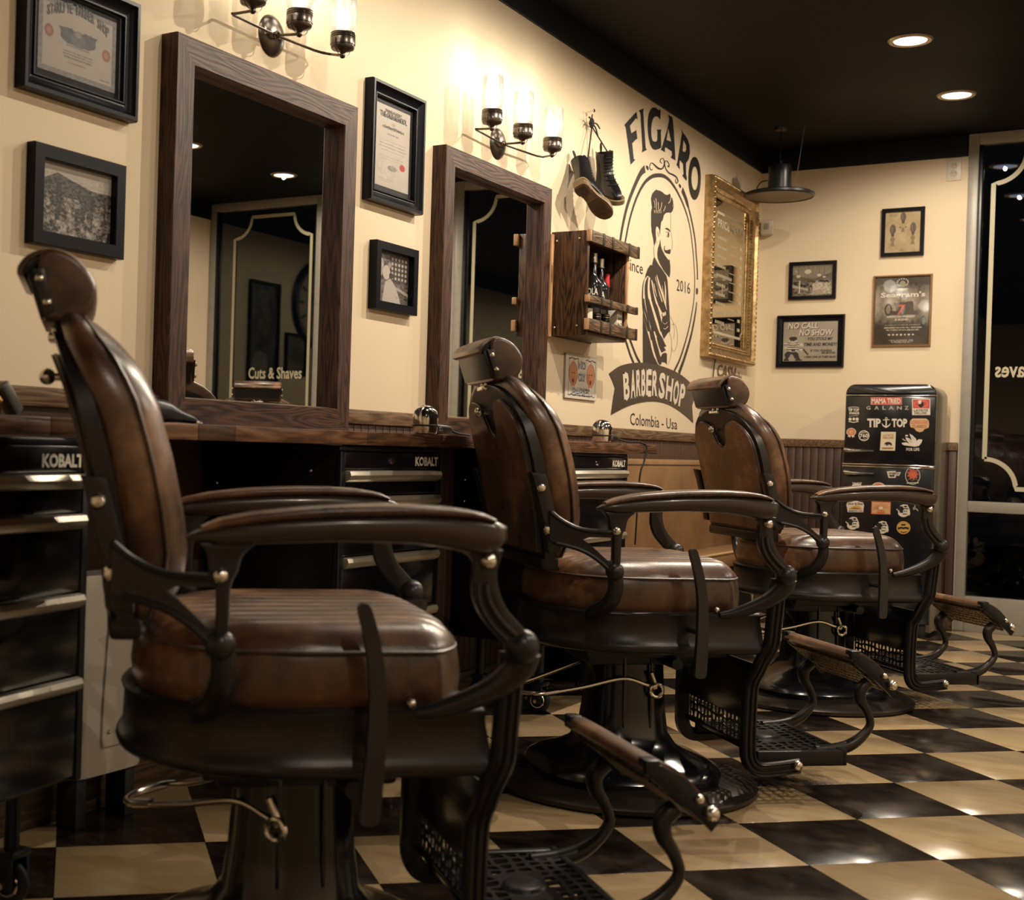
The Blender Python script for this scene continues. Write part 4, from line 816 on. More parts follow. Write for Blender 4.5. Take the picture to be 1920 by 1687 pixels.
def bottle(label, x, y, r, hb, hn, rn, gm, cap, capm, lab=None, text=None, grp='bottles in the crate'):
    b = thing('bottle', label, 'bottle', (x, y, SHELF), group=grp)
    obj('glass_body', MB().lathe([(0, .002), (r*.9, 0), (r, .006), (r, hb*.82), (r*.92, hb*.90), (rn*1.3, hb), (rn, hb+.012), (rn, hb+hn), (0, hb+hn)], 28), gm, b)
    obj('cap', MB().lathe([(rn*1.12, hb+hn-cap), (rn*1.15, hb+hn+.002), (0, hb+hn+.003), (0, hb+hn-cap)], 20), capm, b)
    obj('neck_ring', MB().lathe([(rn*1.02, hb+hn-cap-.004), (rn*1.3, hb+hn-cap-.003), (rn*1.3, hb+hn-cap), (rn*1.02, hb+hn-cap+.001)], 20, closed=True), capm, b)
    if lab:
        z0, z1, lm = lab; V = []; n = 18
        for i in range(n+1): a_ = -1.9+2.4*i/n; V += [((r+.0007)*cos(a_), (r+.0007)*sin(a_), z0), ((r+.0007)*cos(a_), (r+.0007)*sin(a_), z1)]
        l = obj('label', MB().add(V, [(2*i, 2*i+2, 2*i+3, 2*i+1) for i in range(n)]), lm, b)
    if text:
        tx, zz, hh, span, a0, tm = text; mb = MB(); text_fn(mb, tx, lambda u, v: ((r+.0015)*cos(a0+span*u), (r+.0015)*sin(a0+span*u), zz+hh*v), bold=.015); obj('lettering', mb, tm, b)
    return b
whiteink = mat('white_ink', (.7,.66,.6), .5)
bottle('tall dark bottle with silver neck and white lettering, left of the two', .090, 4.755, .036, .225, .085, .012, bgl, .03, foil, None, ('OLA', .150, .026, 1.1, -1.75, whiteink))
bottle('tall dark bottle with silver neck and white lettering, right of the two', .085, 4.835, .036, .220, .080, .012, bgl, .03, foil, None, ('OLA', .146, .026, 1.1, -1.75, whiteink))
bottle('dark bottle with red cap in the crate', .080, 4.912, .026, .160, .090, .010, bgl, .045, redcap, (.02, .075, blabel), ('WHISKEY', .055, .010, 1.0, -1.3, inkblack))
bottle('short bottle with pale label at the near end of the crate', .120, 4.615, .028, .10, .05, .010, bgl, .015, foil, (.03, .085, blabel))
bottle('small clear bottle at the back near end of the crate', .045, 4.615, .026, .15, .09, .011, bclear, .03, whiteink, (.03, .09, blabel))
for i, (y_, h_) in enumerate(((4.655, .065), (4.745, .07))):
    bottle(('small dark jar with a gold band, low in the crate, nearer', 'small dark jar with a gold band, low in the crate, farther')[i], .128, y_+.05, .018, h_, .006, .014, bgl, .006, foil, (.02, .045, goldframe))
t = thing('bottle_carton', 'white bottle carton with dark print, low at the far side of the crate', 'carton', (.122, 4.900, SHELF)); obj('carton', MB().b6(-.022, .022, -.026, .026, 0, .105, .002), blabel, t)
mb = MB(); 
for i, s_ in enumerate(('Jack', 'No 7')): text_fn(mb, s_, lambda u, v, i=i: (.0226, -.02+.04*u, .065-.025*i+.018*v), bold=.02)
obj('lettering', mb, inkblack, t)
# ------------------------------------------------------------ no cry babies card
y0, y1, z0, z1 = 4.705, 5.015, 1.047, 1.222; a = Art(96, 64, (.60,.54,.45)); a.noise(6,.03)
wv = lambda p: .012*sin(p*40)
for e in np.linspace(.09, .93, 160):
    a.ell(e, .90+wv(e), .008, .012, (.03,.025,.02)) if not .40 < e < .62 else None; a.ell(e, .08+wv(e), .008, .012, (.03,.025,.02)); v = .08+(e-.09)*.98; a.ell(.10, v, .007, .01, (.03,.025,.02)); a.ell(.94, v, .007, .01, (.03,.025,.02))
for c in (.235, .79):
    a.ell(c, .56, .135, .27, (.10,.05,.03)); a.ell(c, .56, .125, .255, (.52,.22,.11)); a.ell(c, .40, .035, .06, (.20,.03,.02)); a.ell(c, .82, .02, .07, (.52,.22,.11)); a.rect(c-.05, c-.015, .56, .60, (.08,.03,.02)); a.rect(c+.015, c+.05, .56, .60, (.08,.03,.02)); a.ell(c-.04, .32, .03, .05, (.52,.22,.11)); a.ell(c+.04, .32, .03, .05, (.52,.22,.11))
t = thing('poster_card', 'white card reading NO CRY BABIES with two crying faces, below the crate', 'sign', M=frameM('L', (y0+y1)/2, (z0+z1)/2)); w_, h_ = (y1-y0)/2, (z1-z0)/2
obj('card', MB().b6(-w_, w_, -h_, h_, .001, .008, .001), whitetrim, t); obj('print', a.mesh(-w_+.001, w_-.001, -h_+.001, h_-.001, .0084), print_m, t)
mb = MB(); shadow = MB()
for s_, v_, ww in (('NO', .036, .070), ('CRY', -.012, .070), ('BABIES', -.070, .165)):
    text_box(mb, s_, -ww/2-.002, ww/2-.002, v_-.002, v_+.030, .0098, bold=.02); text_box(shadow, s_, -ww/2+.002, ww/2+.002, v_-.005, v_+.027, .0092, bold=.03)
obj('lettering', mb, mat('pale_grey_ink', (.42,.41,.44), .5), t); obj('letter_shadow', shadow, inkblack, t)
# ------------------------------------------------------------ mural
t = thing('wall_mural', 'dark painted mural of a bearded man in a ring with FIGARO BARBERSHOP lettering', 'mural', (0, 0, 0))
NM = .0012; _NC = [0]
def _bump():
    _NC[0] += 1; return .00003*(_NC[0] % 60)
def Pm(px, py, n=NM): y_, z_ = wl(px, py, 0); return (n, y_, z_)
A1 = lambda x, y: (1160+x*.17189, 190+y*.17189)
A2 = lambda x, y: (1160+x*.17189, 330+y*.17189)
A3 = lambda x, y: (1130+x*.15408, 560+y*.15408)
def mpoly(mb, zf_, pts, n=NM, holes=None):
    e = _bump(); mb.poly([Pm(*zf_(x, y), n+e) for x, y in pts])
def outline_hole(mb, zf_, o, h, n=NM):
    bm = bmesh.new(); es = []
    for ring in [o]+h:
        vs = [bm.verts.new(Pm(*zf_(x, y), n)) for x, y in ring]
        for i in range(len(vs)): es.append(bm.edges.new((vs[i], vs[(i+1) % len(vs)])))
    bmesh.ops.triangle_fill(bm, use_beauty=True, edges=es); mb._bm(bm, Matrix.Identity(4))
mb = MB()
mpoly(mb, A1, [(60,262),(75,240),(190,115),(196,130),(203,200),(196,190),(186,184),(120,268),(135,348),(185,318),(190,308),(202,410),(190,412),(145,458),(163,630),(180,635),(128,692),(118,600),(78,300),(72,275)])
mpoly(mb, A1, [(217,100),(272,76),(268,95),(266,125),(292,505),(305,528),(250,558),(255,540),(258,520),(238,150),(232,118)])
outline = [(455,78),(452,200),(445,190),(420,165),(395,165),(375,185),(360,230),(352,300),(355,380),(368,430),(390,440),(412,436),(420,420),(422,325),(410,310),(465,306),(458,325),(462,505),(430,522),(395,530),(370,520),(345,480),(325,400),(315,300),(315,210),(325,140),(345,90),(370,66),(400,68),(425,90),(445,95)]
mpoly(mb, A1, outline)
outline_hole(mb, A1, [(540,145),(585,175),(600,330),(612,540),(618,645),(565,612),(580,590),(578,545),(510,500),(500,520),(505,555),(458,528),(470,500),(530,300),(550,200)], [[(540,290),(572,440),(520,420)]])
outline_hole(mb, A1, [(682,300),(700,340),(750,410),(772,480),(775,560),(765,620),(745,660),(735,665),(732,690),(735,800),(742,835),(738,868),(692,812),(706,790),(700,680),(665,640),(660,700),(666,745),(628,690),(640,660),(680,400),(690,350)], [[(705,420),(735,480),(735,530),(720,555),(695,540)]])
outline_hole(mb, A1, ell(826, 840, 68, 236, 40), [ell(828, 840, 36, 128, 32)])
obj('figaro_lettering', mb, inkblack, t, sharp=10)
mb = MB()
for pts, w_ in (([(300,700),(310,720),(318,750)], [10,26,12]), ([(370,740),(350,748),(336,720),(345,680),(362,672),(385,690),(430,730),(470,735),(492,700),(495,650),(480,622),(458,630),(452,660),(470,675)], [10,9,8,8,9,14,20,16,10,8,8,8,8,7]),
    ([(545,720),(548,690),(530,655),(508,650),(500,680),(510,730),(545,780),(590,800),(630,830),(645,870),(630,895),(618,870),(622,845)], [8,8,8,8,9,10,14,18,14,10,9,8,7]), ([(658,900),(668,925),(672,945)], [8,24,8]), ([(540,700),(535,715)], [10,14])):
    P = cr(pts, 4); ws = np.interp(np.linspace(0, len(pts)-1, len(P)), range(len(pts)), w_); strip_mesh(mb, P, list(ws), lambda a_, b_: Pm(*A1(a_, b_)))
obj('scroll_ornament', mb, inkblack, t, sharp=10)
def yz(px, py): return wl(px, py, 0)
oc = (5.735, 1.655); RY, RZ = .497, .455
mb = MB(); fyz = lambda a_, b_: (NM, a_, b_)
inner = cr([A1(425,805),A1(490,815),A1(560,870),A1(640,990),A1(720,1170),A1(775,1370),(1299,470),A2(822,1000),A2(828,1150),A2(818,1350),(1296.5,590),(1291,617),A3(1000,540),A3(935,740),A3(868,880)], 6)
def pxs(mb, P, w_): strip_mesh(mb, [wl(a_, b_, 0) for a_, b_ in P], w_, fyz)
pxs(mb, inner, list(np.interp(np.linspace(0, 1, len(inner)), [0, .3, .6, 1], [.018, .012, .010, .016])))
innl = cr([A1(425,805),A1(360,820),A1(280,890),A1(200,1040),A1(130,1250),A1(85,1450),A1(60,1600),A2(55,1000),A2(60,1300),A3(270,380),A3(345,520),A3(410,690),A3(455,780)], 6)
innl = cr([(1233,328.5),(1222,331),(1208,343),(1194,369),(1182,405),(1174.5,440),(1170,470),(1169,520),(1171,580),(1178,625),(1184,645),(1193,668),(1200,681)], 6)
pxs(mb, innl, list(np.interp(np.linspace(0, 1, len(innl)), [0, .4, 1], [.018, .015, .016])))
outl = cr([A1(285,735),A1(235,790),A1(165,940),A1(95,1130),A1(45,1340),A1(12,1540),(1159.5,480),(1158.5,530),(1161.5,590),(1166,618),(1175,645),(1181,664),(1188,681)], 6)
pxs(mb, outl, list(np.interp(np.linspace(0, 1, len(outl)), [0, .1, .5, 1], [.034, .026, .018, .016])))
outr = cr([A1(690,960),A1(740,1090),A1(790,1280),A1(830,1500),A2(845,870),A2(855,1000),A2(858,1130)], 6); pxs(mb, outr, [.030]*8+[.016]*(len(outr)-8))
outr = cr([A2(848,1375),A3(1130,150),A3(1080,420),A3(1000,700),A3(925,910)], 6); pxs(mb, outr, list(np.linspace(.012, .028, len(outr))))
mb.poly([(NM, *wl(*A2(x_, y_), 0)) for x_, y_ in ell(852, 1255, 12, 38, 20)])
obj('oval_rings', mb, ink, t, sharp=10)
# portrait
mb = MB()
hair = [(350,1060),(362,1010),(385,980),(410,960),(418,968),(440,972),(470,985),(490,1005),(510,1018),(535,1020),(556,1004),(566,1035),(590,1070),(600,1130),(590,1185),(570,1215),(545,1212),(515,1215),(492,1240),(480,1290),(460,1320),(452,1400),(448,1470),(443,1400),(430,1370),(412,1362),(402,1390),(402,1450),(408,1500),(398,1545),(386,1582),(375,1500),(358,1420),(352,1330),(352,1200),(362,1160)]
mpoly(mb, A1, hair)
beard = [(452,690),(458,760),(470,800),(500,860),(528,900),(545,920),(552,900),(556,930),(562,990),(560,1060),(552,1105),(530,1080),(490,1030),(450,960),(425,900),(420,840),(428,780),(445,730)]
mpoly(mb, A2, beard)
mpoly(mb, A2, [(498,765),(510,758),(500,775),(498,790),(505,808),(530,808),(545,800),(562,800),(565,830),(555,850),(530,845),(505,835),(493,805),(492,780)])
mpoly(mb, A2, [(500,575),(520,562),(545,575),(560,598),(558,612),(540,592),(520,582)]); mpoly(mb, A2, ell(541, 640, 8, 24, 14))
strip_mesh(mb, cr([(512,615),(530,608),(550,622)], 4), 5, lambda a_, b_: Pm(*A2(a_, b_))); strip_mesh(mb, cr([(518,650),(535,665),(548,668)], 4), 3, lambda a_, b_: Pm(*A2(a_, b_)))
for P, w_ in (([(560,400),(568,450),(565,560),(572,640),(582,700),(580,790),(565,808)], 2.2), ([(400,560),(395,620),(400,690),(420,735)], 2), ([(380,770),(385,880)], 3), ([(425,600),(432,660)], 3)): strip_mesh(mb, cr(P, 4), w_, lambda a_, b_: Pm(*A2(a_, b_)))
# collar and coat
mpoly(mb, A2, [(386,880),(400,905),(430,960),(480,1030),(520,1090),(530,1140),(540,1300),(552,1480),(560,1640),(558,1700),(480,1700),(470,1560),(500,1470),(495,1430),(470,1330),(440,1240),(420,1140),(390,1060),(362,975),(375,910)])
mpoly(mb, A2, [(345,965),(360,975),(395,1080),(400,1130),(420,1200),(440,1290),(470,1380),(500,1440),(480,1500),(430,1400),(395,1290),(385,1200),(365,1140),(330,1095),(312,1085),(285,1120),(290,1080),(315,1010)])
obj('portrait_head_and_coat', mb, ink, t, sharp=10)
mb = MB()
def ms(zf_, P, w_, n=NM, m_=None):
    Q = cr(P, 4); ws = list(np.interp(np.linspace(0, len(P)-1, len(Q)), range(len(P)), w_)) if hasattr(w_, '__len__') else w_; e = _bump(); strip_mesh(m_ or mb, Q, ws, lambda a_, b_: Pm(*zf_(a_, b_), n+e))
ms(A2, [(318,1100),(300,1180),(300,1300),(320,1450),(350,1580),(385,1690)], [10,30,32,34,36,34]); ms(A2, [(345,1120),(352,1230),(380,1370),(420,1500),(450,1600),(470,1690)], [8,30,34,34,34,34])
ms(A2, [(280,1120),(262,1200),(258,1350),(270,1480),(300,1600),(330,1690)], [4,10,12,14,20,24]); 
ms(A3, [(495,0),(505,90),(545,250),(575,400),(590,500)], [16,20,18,16,10]); ms(A3, [(540,0),(575,120),(620,280),(665,420),(700,480),(740,560),(770,575)], [36,36,38,44,46,40,6]); ms(A3, [(600,0),(650,110),(690,260),(720,380),(745,470)], [30,36,34,30,14])
ms(A3, [(590,300),(610,460),(650,620),(690,760),(700,800)], [10,40,52,44,20]); ms(A3, [(660,460),(700,560),(740,640)], [10,46,60])
mpoly(mb, A3, [(486,160),(500,250),(540,400),(575,520),(590,600),(620,700),(670,800),(690,810),(690,830),(488,830),(486,500)])
mpoly(mb, A3, [(690,740),(720,670),(755,655),(778,670),(778,800),(760,775),(720,768)])
mpoly(mb, A3, [(735,180),(710,120),(700,60),(760,0),(790,0),(800,130),(818,300),(800,400),(760,460),(740,490),(730,440),(725,330)])
for P in ([(560,1530),(590,1590),(600,1640)],): ms(A2, P, 2)
ms(A3, [(830,320),(860,305),(885,330),(905,420),(905,540),(880,620),(850,640),(840,600)], 2.5); ms(A3, [(800,400),(830,480),(835,600),(820,720),(790,800)], 2.5); ms(A3, [(860,330),(870,380),(860,500)], 2)
obj('portrait_sleeve_stripes', mb, ink, t, sharp=10)
mb = MB(); N2 = NM*2.8
for P, w_ in (([(375,1080),(385,1120),(382,1160)], 5), ([(395,1060),(402,1120),(400,1180)], 6), ([(420,1100),(425,1160),(430,1200)], 6), ([(460,1100),(455,1150),(440,1190)], 6), ([(500,1140),(490,1175),(478,1200)], 6), ([(560,1040),(552,1090),(530,1112)], 7), ([(575,1050),(588,1110),(578,1150)], 5)): ms(A1, P, w_, N2, mb)
for x_ in (378, 395, 412, 430, 448): ms(A1, [(x_,1185),(x_+4,1220)], 5, N2, mb)
for P, w_ in (([(405,1080),(430,1180),(470,1300),(500,1420)], [6,18,22,4]), ([(490,1150),(500,1250),(502,1400),(515,1460)], [4,16,12,3]), ([(465,1190),(480,1300),(495,1400)], [3,6,3]), ([(375,1170),(390,1260),(408,1320)], [4,9,3])): ms(A2, P, w_, N2, mb)
mpoly(mb, A3, ell(728, 190, 14, 26, 16), N2); mpoly(mb, A3, ell(750, 180, 9, 24, 16), N2); ms(A3, [(725,290),(745,310),(775,285)], 5, N2, mb); ms(A3, [(728,360),(750,368),(785,335)], 7, N2, mb)
obj('portrait_pale_details', mb, mat('mural_pale_paint', (.62,.50,.33), .6), t, sharp=10)
# ribbon banner
mb = MB(); topc = cr([(72,908),(200,820),(370,780),(560,785),(760,835),(940,920),(1080,1040),(1147,1135)], 6); botc = cr([(1097,1512),(1000,1420),(860,1320),(720,1262),(570,1248),(400,1275),(250,1330),(95,1413)], 6)
def banner_strip():
    n = 40; tp_ = [np.array(topc[int(round(i*(len(topc)-1)/n))]) for i in range(n+1)]; V = []; F = []
    bl = cr([(95,1413),(250,1330),(400,1275),(570,1248),(720,1262),(860,1320),(1000,1420),(1097,1512)], 6)
    le = cr([(72,908),(110,990),(145,1085),(118,1240),(95,1413)], 1); re_ = [(1147,1135),(1105,1230),(1083,1300),(1090,1410),(1097,1512)]
    P = [tuple(q) for q in topc]+re_[1:-1]+botc+[(118,1240),(145,1085),(110,990)]
    mpoly(mb, A3, P)
banner_strip(); obj('banner', mb, mat('banner_brown_paint', (.045,.030,.024), .35), t, sharp=10)
mb = MB(); 
def env(u, v):
    tx = np.interp(u, [0,.12,.25,.4,.55,.7,.85,1], [232,340,430,520,640,770,900,1015]); ty = np.interp(u, [0,.12,.25,.4,.55,.7,.85,1], [905,868,852,850,868,915,990,1060])
    bx = np.interp(u, [0,.12,.25,.4,.55,.7,.85,1], [250,345,430,515,625,750,865,975]); by = np.interp(u, [0,.12,.25,.4,.55,.7,.85,1], [1245,1222,1198,1188,1195,1230,1290,1355])
    x_, y_ = bx+(tx-bx)*v, by+(ty-by)*v; return Pm(*A3(x_, y_), NM*3.2)
lt = 'BARBERSHOP'; wds = [1,1,1,1,.95,1,1.05,1.08,.95,.95]; tot = sum(wds); c0 = 0
for ch, w_ in zip(lt, wds):
    a0, a1 = c0/tot, (c0+w_*.90)/tot; c0 += w_; text_fn(mb, ch, lambda u, v: env(a0+(a1-a0)*(.03+.96*u), v), bold=.035)
    feet = {'B':[(0,0),(0,1)],'A':[(0,0),(1,0)],'R':[(0,0),(1,0),(0,1)],'E':[(0,0),(0,1)],'S':[],'H':[(0,0),(1,0),(0,1),(1,1)],'O':[],'P':[(0,0),(0,1)]}[ch]
    for fx, fy in feet:
        u0 = a0+(a1-a0)*(fx*.72-.02); u1 = u0+(a1-a0)*.34; v0 = fy*.955; mb.poly([env(u0, v0), env(u1, v0), env(u1, v0+.045), env(u0, v0+.045)])
obj('banner_lettering', mb, mat('banner_letter_cream', (.66,.58,.46), .5), t, sharp=10)
bil = lambda q: (lambda u, v: Pm(*(np.array(q[0])*(1-u)*(1-v)+np.array(q[1])*u*(1-v)+np.array(q[2])*u*v+np.array(q[3])*(1-u)*v)))
for s_, q_ in (('Colombia - Usa', [A3(333,1535),A3(905,1590),A3(905,1465),A3(333,1385)]), ('since', [A2(88,1020),A2(262,1075),A2(262,955),A2(88,895)]), ('2016', [A2(630,1248),A2(778,1288),A2(778,1165),A2(630,1122)])):
    mb = MB(); text_fn(mb, s_, bil(q_)); obj('small_lettering', mb, inkblack, t, sharp=10)
# ------------------------------------------------------------ gold framed price menu mirror
y0, y1, z0, z1 = 6.292, 7.045, 1.322, 2.205; w_, h_ = y1-y0, z1-z0
t = thing('menu_mirror', 'gold-framed mirror lettered PRICE MENU on the wall by the far corner', 'mirror', M=frameM('L', (y0+y1)/2, (z0+z1)/2))
rails(t, w_, h_, .085, .05, [(0, .030), (.05, .045), (.25, .050), (.32, .036), (.55, .030), (.62, .036), (.75, .030), (.85, .022), (1, .018)], goldframe)
mb = MB(); 
for k in range(4):
    L_, O = (w_, h_) if k % 2 == 0 else (h_, w_); M = Matrix.Rotation(k*pi/2, 4, 'Z'); n_ = int(L_/.024)
    for i in range(n_): p = M @ Vector((-L_/2+L_*(i+.5)/n_, -O/2+.012, .043)); mb.ball(tuple(p), .0105, 8)
    for i in range(int(n_*1.2)): p = M @ Vector((-L_/2+.09+(L_-.18)*(i+.5)/(n_*1.2), -O/2+.068, .030)); mb.ball(tuple(p), .005, 6)
obj('carved_beading', mb, goldframe, t, kind='stuff')
iw, ih = w_/2-.083, h_/2-.083; obj('mirror_glass', MB().b6(-iw, iw, -ih, ih, .004, .012), mat('bronze_tinted_mirror', (.62,.52,.36), .02, 1.0), t)
mb = MB(); 
q = cr([(-iw*.82, -ih*.93), ], 1)
def notch_rect(x0, x1, z0_, z1_, r=.03):
    P = []
    for (cx_, cz_, a0, a1) in ((x0, z0_, pi/2, 0), (x1, z0_, pi, pi/2), (x1, z1_, 1.5*pi, pi), (x0, z1_, 2*pi, 1.5*pi)): P += [(cx_+r*cos(a0+(a1-a0)*i/5), cz_+r*sin(a0+(a1-a0)*i/5)) for i in range(6)]
    return P+[P[0]]
strip_mesh(mb, notch_rect(-iw*.84, iw*.84, -ih*.86, ih*.80), .013, lambda a_, b_: (a_, b_, .0126)); text_box(mb, 'PRICE MENU', -iw*.70, iw*.70, ih*.60, ih*.72, .0128, bold=.03)
rows = ['HAIRCUT', 'BUZZ CUT', 'KIDS CUT', 'SENIOR CUT', 'BEARD & HAIRCUT', 'HOT SHAVE', 'BEARD TRIM', 'HEAD SHAVE', 'LINE UP', 'WASH & CUT']
for i in range(10):
    v = ih*(.44-.13*i); wd = iw*(.45 if i not in (4,) else .75)
    mb.poly([(-iw*.68, v, .0128), (-iw*.68+wd, v, .0128), (-iw*.68+wd, v+.012, .0128), (-iw*.68, v+.012, .0128)]) if False else None
    for k in range(7 if i != 4 else 12):
        a0 = -iw*.68+k*.021; mb.poly([(a0, v, .0128), (a0+.014, v+.001, .0128), (a0+.013, v+.016, .0128), (a0+.002, v+.015, .0128)])
    mb.poly([(iw*.02, v-.010, .0128), (iw*.36, v-.010, .0128), (iw*.36, v-.007, .0128), (iw*.02, v-.007, .0128)]); mb.poly([(iw*.55, v-.012, .0128), (iw*.70, v-.012, .0128), (iw*.70, v+.004, .0128), (iw*.55, v+.004, .0128)])
obj('cream_lettering', mb, creamink, t)
# cash sign below it
cy_, cz_ = wl(1366, 697, 0); t = thing('cash_sign', 'small ornate CASH lettering on the wall under the gold mirror', 'sign', M=frameM('L', cy_, cz_))
mb = MB(); text_box(mb, 'CASH', -.19, .12, -.035, .03, .004, bold=.02, shear=.2); mb.v += []; obj('lettering', mb, mat('brown_script', (.16,.09,.045), .5), t)
mb = MB(); text_box(mb, 'only', .06, .22, -.06, .01, .004, bold=.01, shear=.2); obj('small_lettering', mb, MATS['brown_script'], t)
obj('hook_wire', MB().tube(cr([(-.25,.045,.006),(-.25,.04,.012),(-.27,.02,.012),(-.28,-.06,.01)], 4), .003, 6), lacem, t)
# wall sensor in the corner
y_, z_ = 7.12, 2.075; t = thing('wall_sensor', 'small white sensor box in the far corner beside the gold mirror', 'sensor', (.045, ROOM_D, 2.085)); obj('housing', MB().box((0, -.024, 0), (.07, .045, .085), .016), mat('ivory_plastic', (.55,.49,.38), .4), t); obj('grille', MB().b6(-.014, .014, -.0485, -.046, -.012, .022, .001), mat('grey_grille', (.30,.27,.22), .5), t)
# ------------------------------------------------------------ back wall
def BB(p0, p1, p2, p3): 
    q = [bk(*p, ROOM_D-.02) for p in (p0, p1, p2, p3)]; return (q[0][0]+q[3][0])/2, (q[1][0]+q[2][0])/2, (q[2][1]+q[3][1])/2, (q[0][1]+q[1][1])/2
a = Art(80, 100, (.40,.30,.17)); a.noise(6,.08); a.noise(24,.04)
def brush(cu, cv, s_):
    a.ell(cu, cv+.10*s_, .075*s_, .115*s_, (.10,.075,.05)); a.poly([(cu-.045*s_, cv+.01*s_),(cu+.045*s_, cv+.01*s_),(cu+.03*s_, cv-.06*s_),(cu-.03*s_, cv-.06*s_)], (.08,.055,.035)); a.poly([(cu-.045*s_, cv-.07*s_),(cu+.045*s_, cv-.07*s_),(cu+.06*s_, cv-.13*s_),(cu+.03*s_, cv-.17*s_),(cu+.05*s_, cv-.26*s_),(cu-.05*s_, cv-.26*s_),(cu-.03*s_, cv-.17*s_),(cu-.06*s_, cv-.13*s_)], (.22,.15,.08)); a.ell(cu-.02*s_, cv+.1*s_, .02*s_, .07*s_, (.16,.12,.08))
brush(.5,.76,1.0); a.rect(.4,.6,.60,.63,(.12,.08,.05)); a.poly([(.42,.70),(.58,.70),(.55,.60),(.45,.60)], (.35,.26,.15)); brush(.22,.46,1.1); brush(.78,.48,1.1); a.lines(.1,.35,.88,.96,4,(.15,.10,.06),.3); a.lines(.4,.6,.04,.10,3,(.15,.10,.06),.3)
picture('framed_print', 'black framed sepia drawing of three shaving brushes, highest picture on the back wall', 'picture', 'B', *BB((1652,392),(1734,386),(1731,477),(1652,481)), .018, .02, FLAT(.02), blackframe, a)
a = Art(110, 80, (.14,.115,.085)); a.noise(6,.1); a.poly([(0,1),(1,1),(1,.75),(.5,.55),(0,.7)], (.24,.20,.15)); 
for e in np.linspace(0, 1, 9): a.poly([(e,1),(e+.012,1),(.5+(e-.5)*.2+.005,.56),(.5+(e-.5)*.2,.56)], (.10,.08,.06))
for cu, cv, r in ((.38,.78,.08),(.66,.66,.05),(.15,.64,.05),(.78,.60,.035)): a.ell(cu, cv, r, r*.9, (.55,.50,.40)); a.rect(cu-.005, cu+.005, cv+r*.8, 1, (.06,.05,.04))
a.rect(0,.42,.30,.46,(.06,.05,.04)); a.noise(26,.25,0,1,.05,.5); a.rect(.5,1,.06,.42,(.42,.36,.28)); a.noise(30,.4,.45,1,.02,.5); a.poly([(0,.3),(.4,.18),(.4,.24),(0,.38)], (.40,.35,.27)); a.poly([(.4,.05),(.7,.25),(.8,.05)], (.35,.30,.23)); a.rect(.17,.20,.1,.5,(.6,.55,.45))
picture('framed_photograph', 'black framed sepia photo of an old barbershop interior, above the NO CALL NO SHOW sign', 'picture', 'B', *BB((1479,492),(1568,487),(1566,558),(1478,563)), .018, .02, FLAT(.02), blackframe, a)
a = Art(90, 116, (.05,.04,.03)); a.noise(5,.05)
for j in range(a.h):
    v = (j+.5)/a.h; a.a[j] += np.array([.30,.26,.20])*max(0, 1-((v-.60)/.30)**2)*(.45+.55*np.abs(np.sin(a.U[j]*9+2)))[:, None]
a.noise(20,.10,0,1,.3,.9); a.poly([(.35,.62),(.70,.64),(.72,.50),(.40,.46)], (.05,.03,.03)); a.ell(.25,.52,.07,.09,(.03,.025,.02)); a.ell(.25,.52,.045,.06,(.25,.2,.15)); a.ell(.90,.33,.06,.09,(.02,.02,.02)); a.rect(.28,.80,.44,.50,(.06,.04,.03))
for e in range(14): a.ell(.5+.10*cos(e*.45), .92+.055*sin(e*.45), .012, .010, (.60,.55,.45))
a.ell(.5,.90,.06,.045,(.30,.27,.22)); a.ell(.5,.82,.11,.02,(.50,.45,.38)); a.lines(.15,.9,.20,.31,3,(.45,.40,.32),.35); a.lines(.25,.75,.02,.08,3,(.50,.45,.36),.4)
for i in range(7): a.ell(.28+i*.073,.145,.022,.012,(.60,.55,.45))
t, iw, ih = picture('framed_poster', 'brown framed dark whiskey poster with a red number seven, right side of back wall', 'poster', 'B', *BB((1637,517),(1748,512),(1744,649),(1633,650)), .013, .018, [(0, .012), (.2, .018), (.6, .018), (1, .010)], bronzeframe, a, printmat=printgloss)
mb = MB(); text_box(mb, "Seagram's", -iw*.80, iw*.85, ih*.36, ih*.56, .0078, bold=.03); text_box(mb, 'AMERICAN WHISKEY', -iw*.55, iw*.5, -ih*.20, -ih*.14, .0078, bold=.02); text_box(mb, 'A BLEND', -iw*.25, iw*.25, -ih*.29, -ih*.23, .0078, bold=.02); obj('lettering', mb, mat('poster_white', (.68,.63,.54), .4), t)
mb = MB(); text_box(mb, '7', -iw*.16, iw*.14, -ih*.12, ih*.18, .0082, bold=.02, shear=.15); obj('numeral', mb, mat('poster_red', (.55,.10,.05), .4), t)
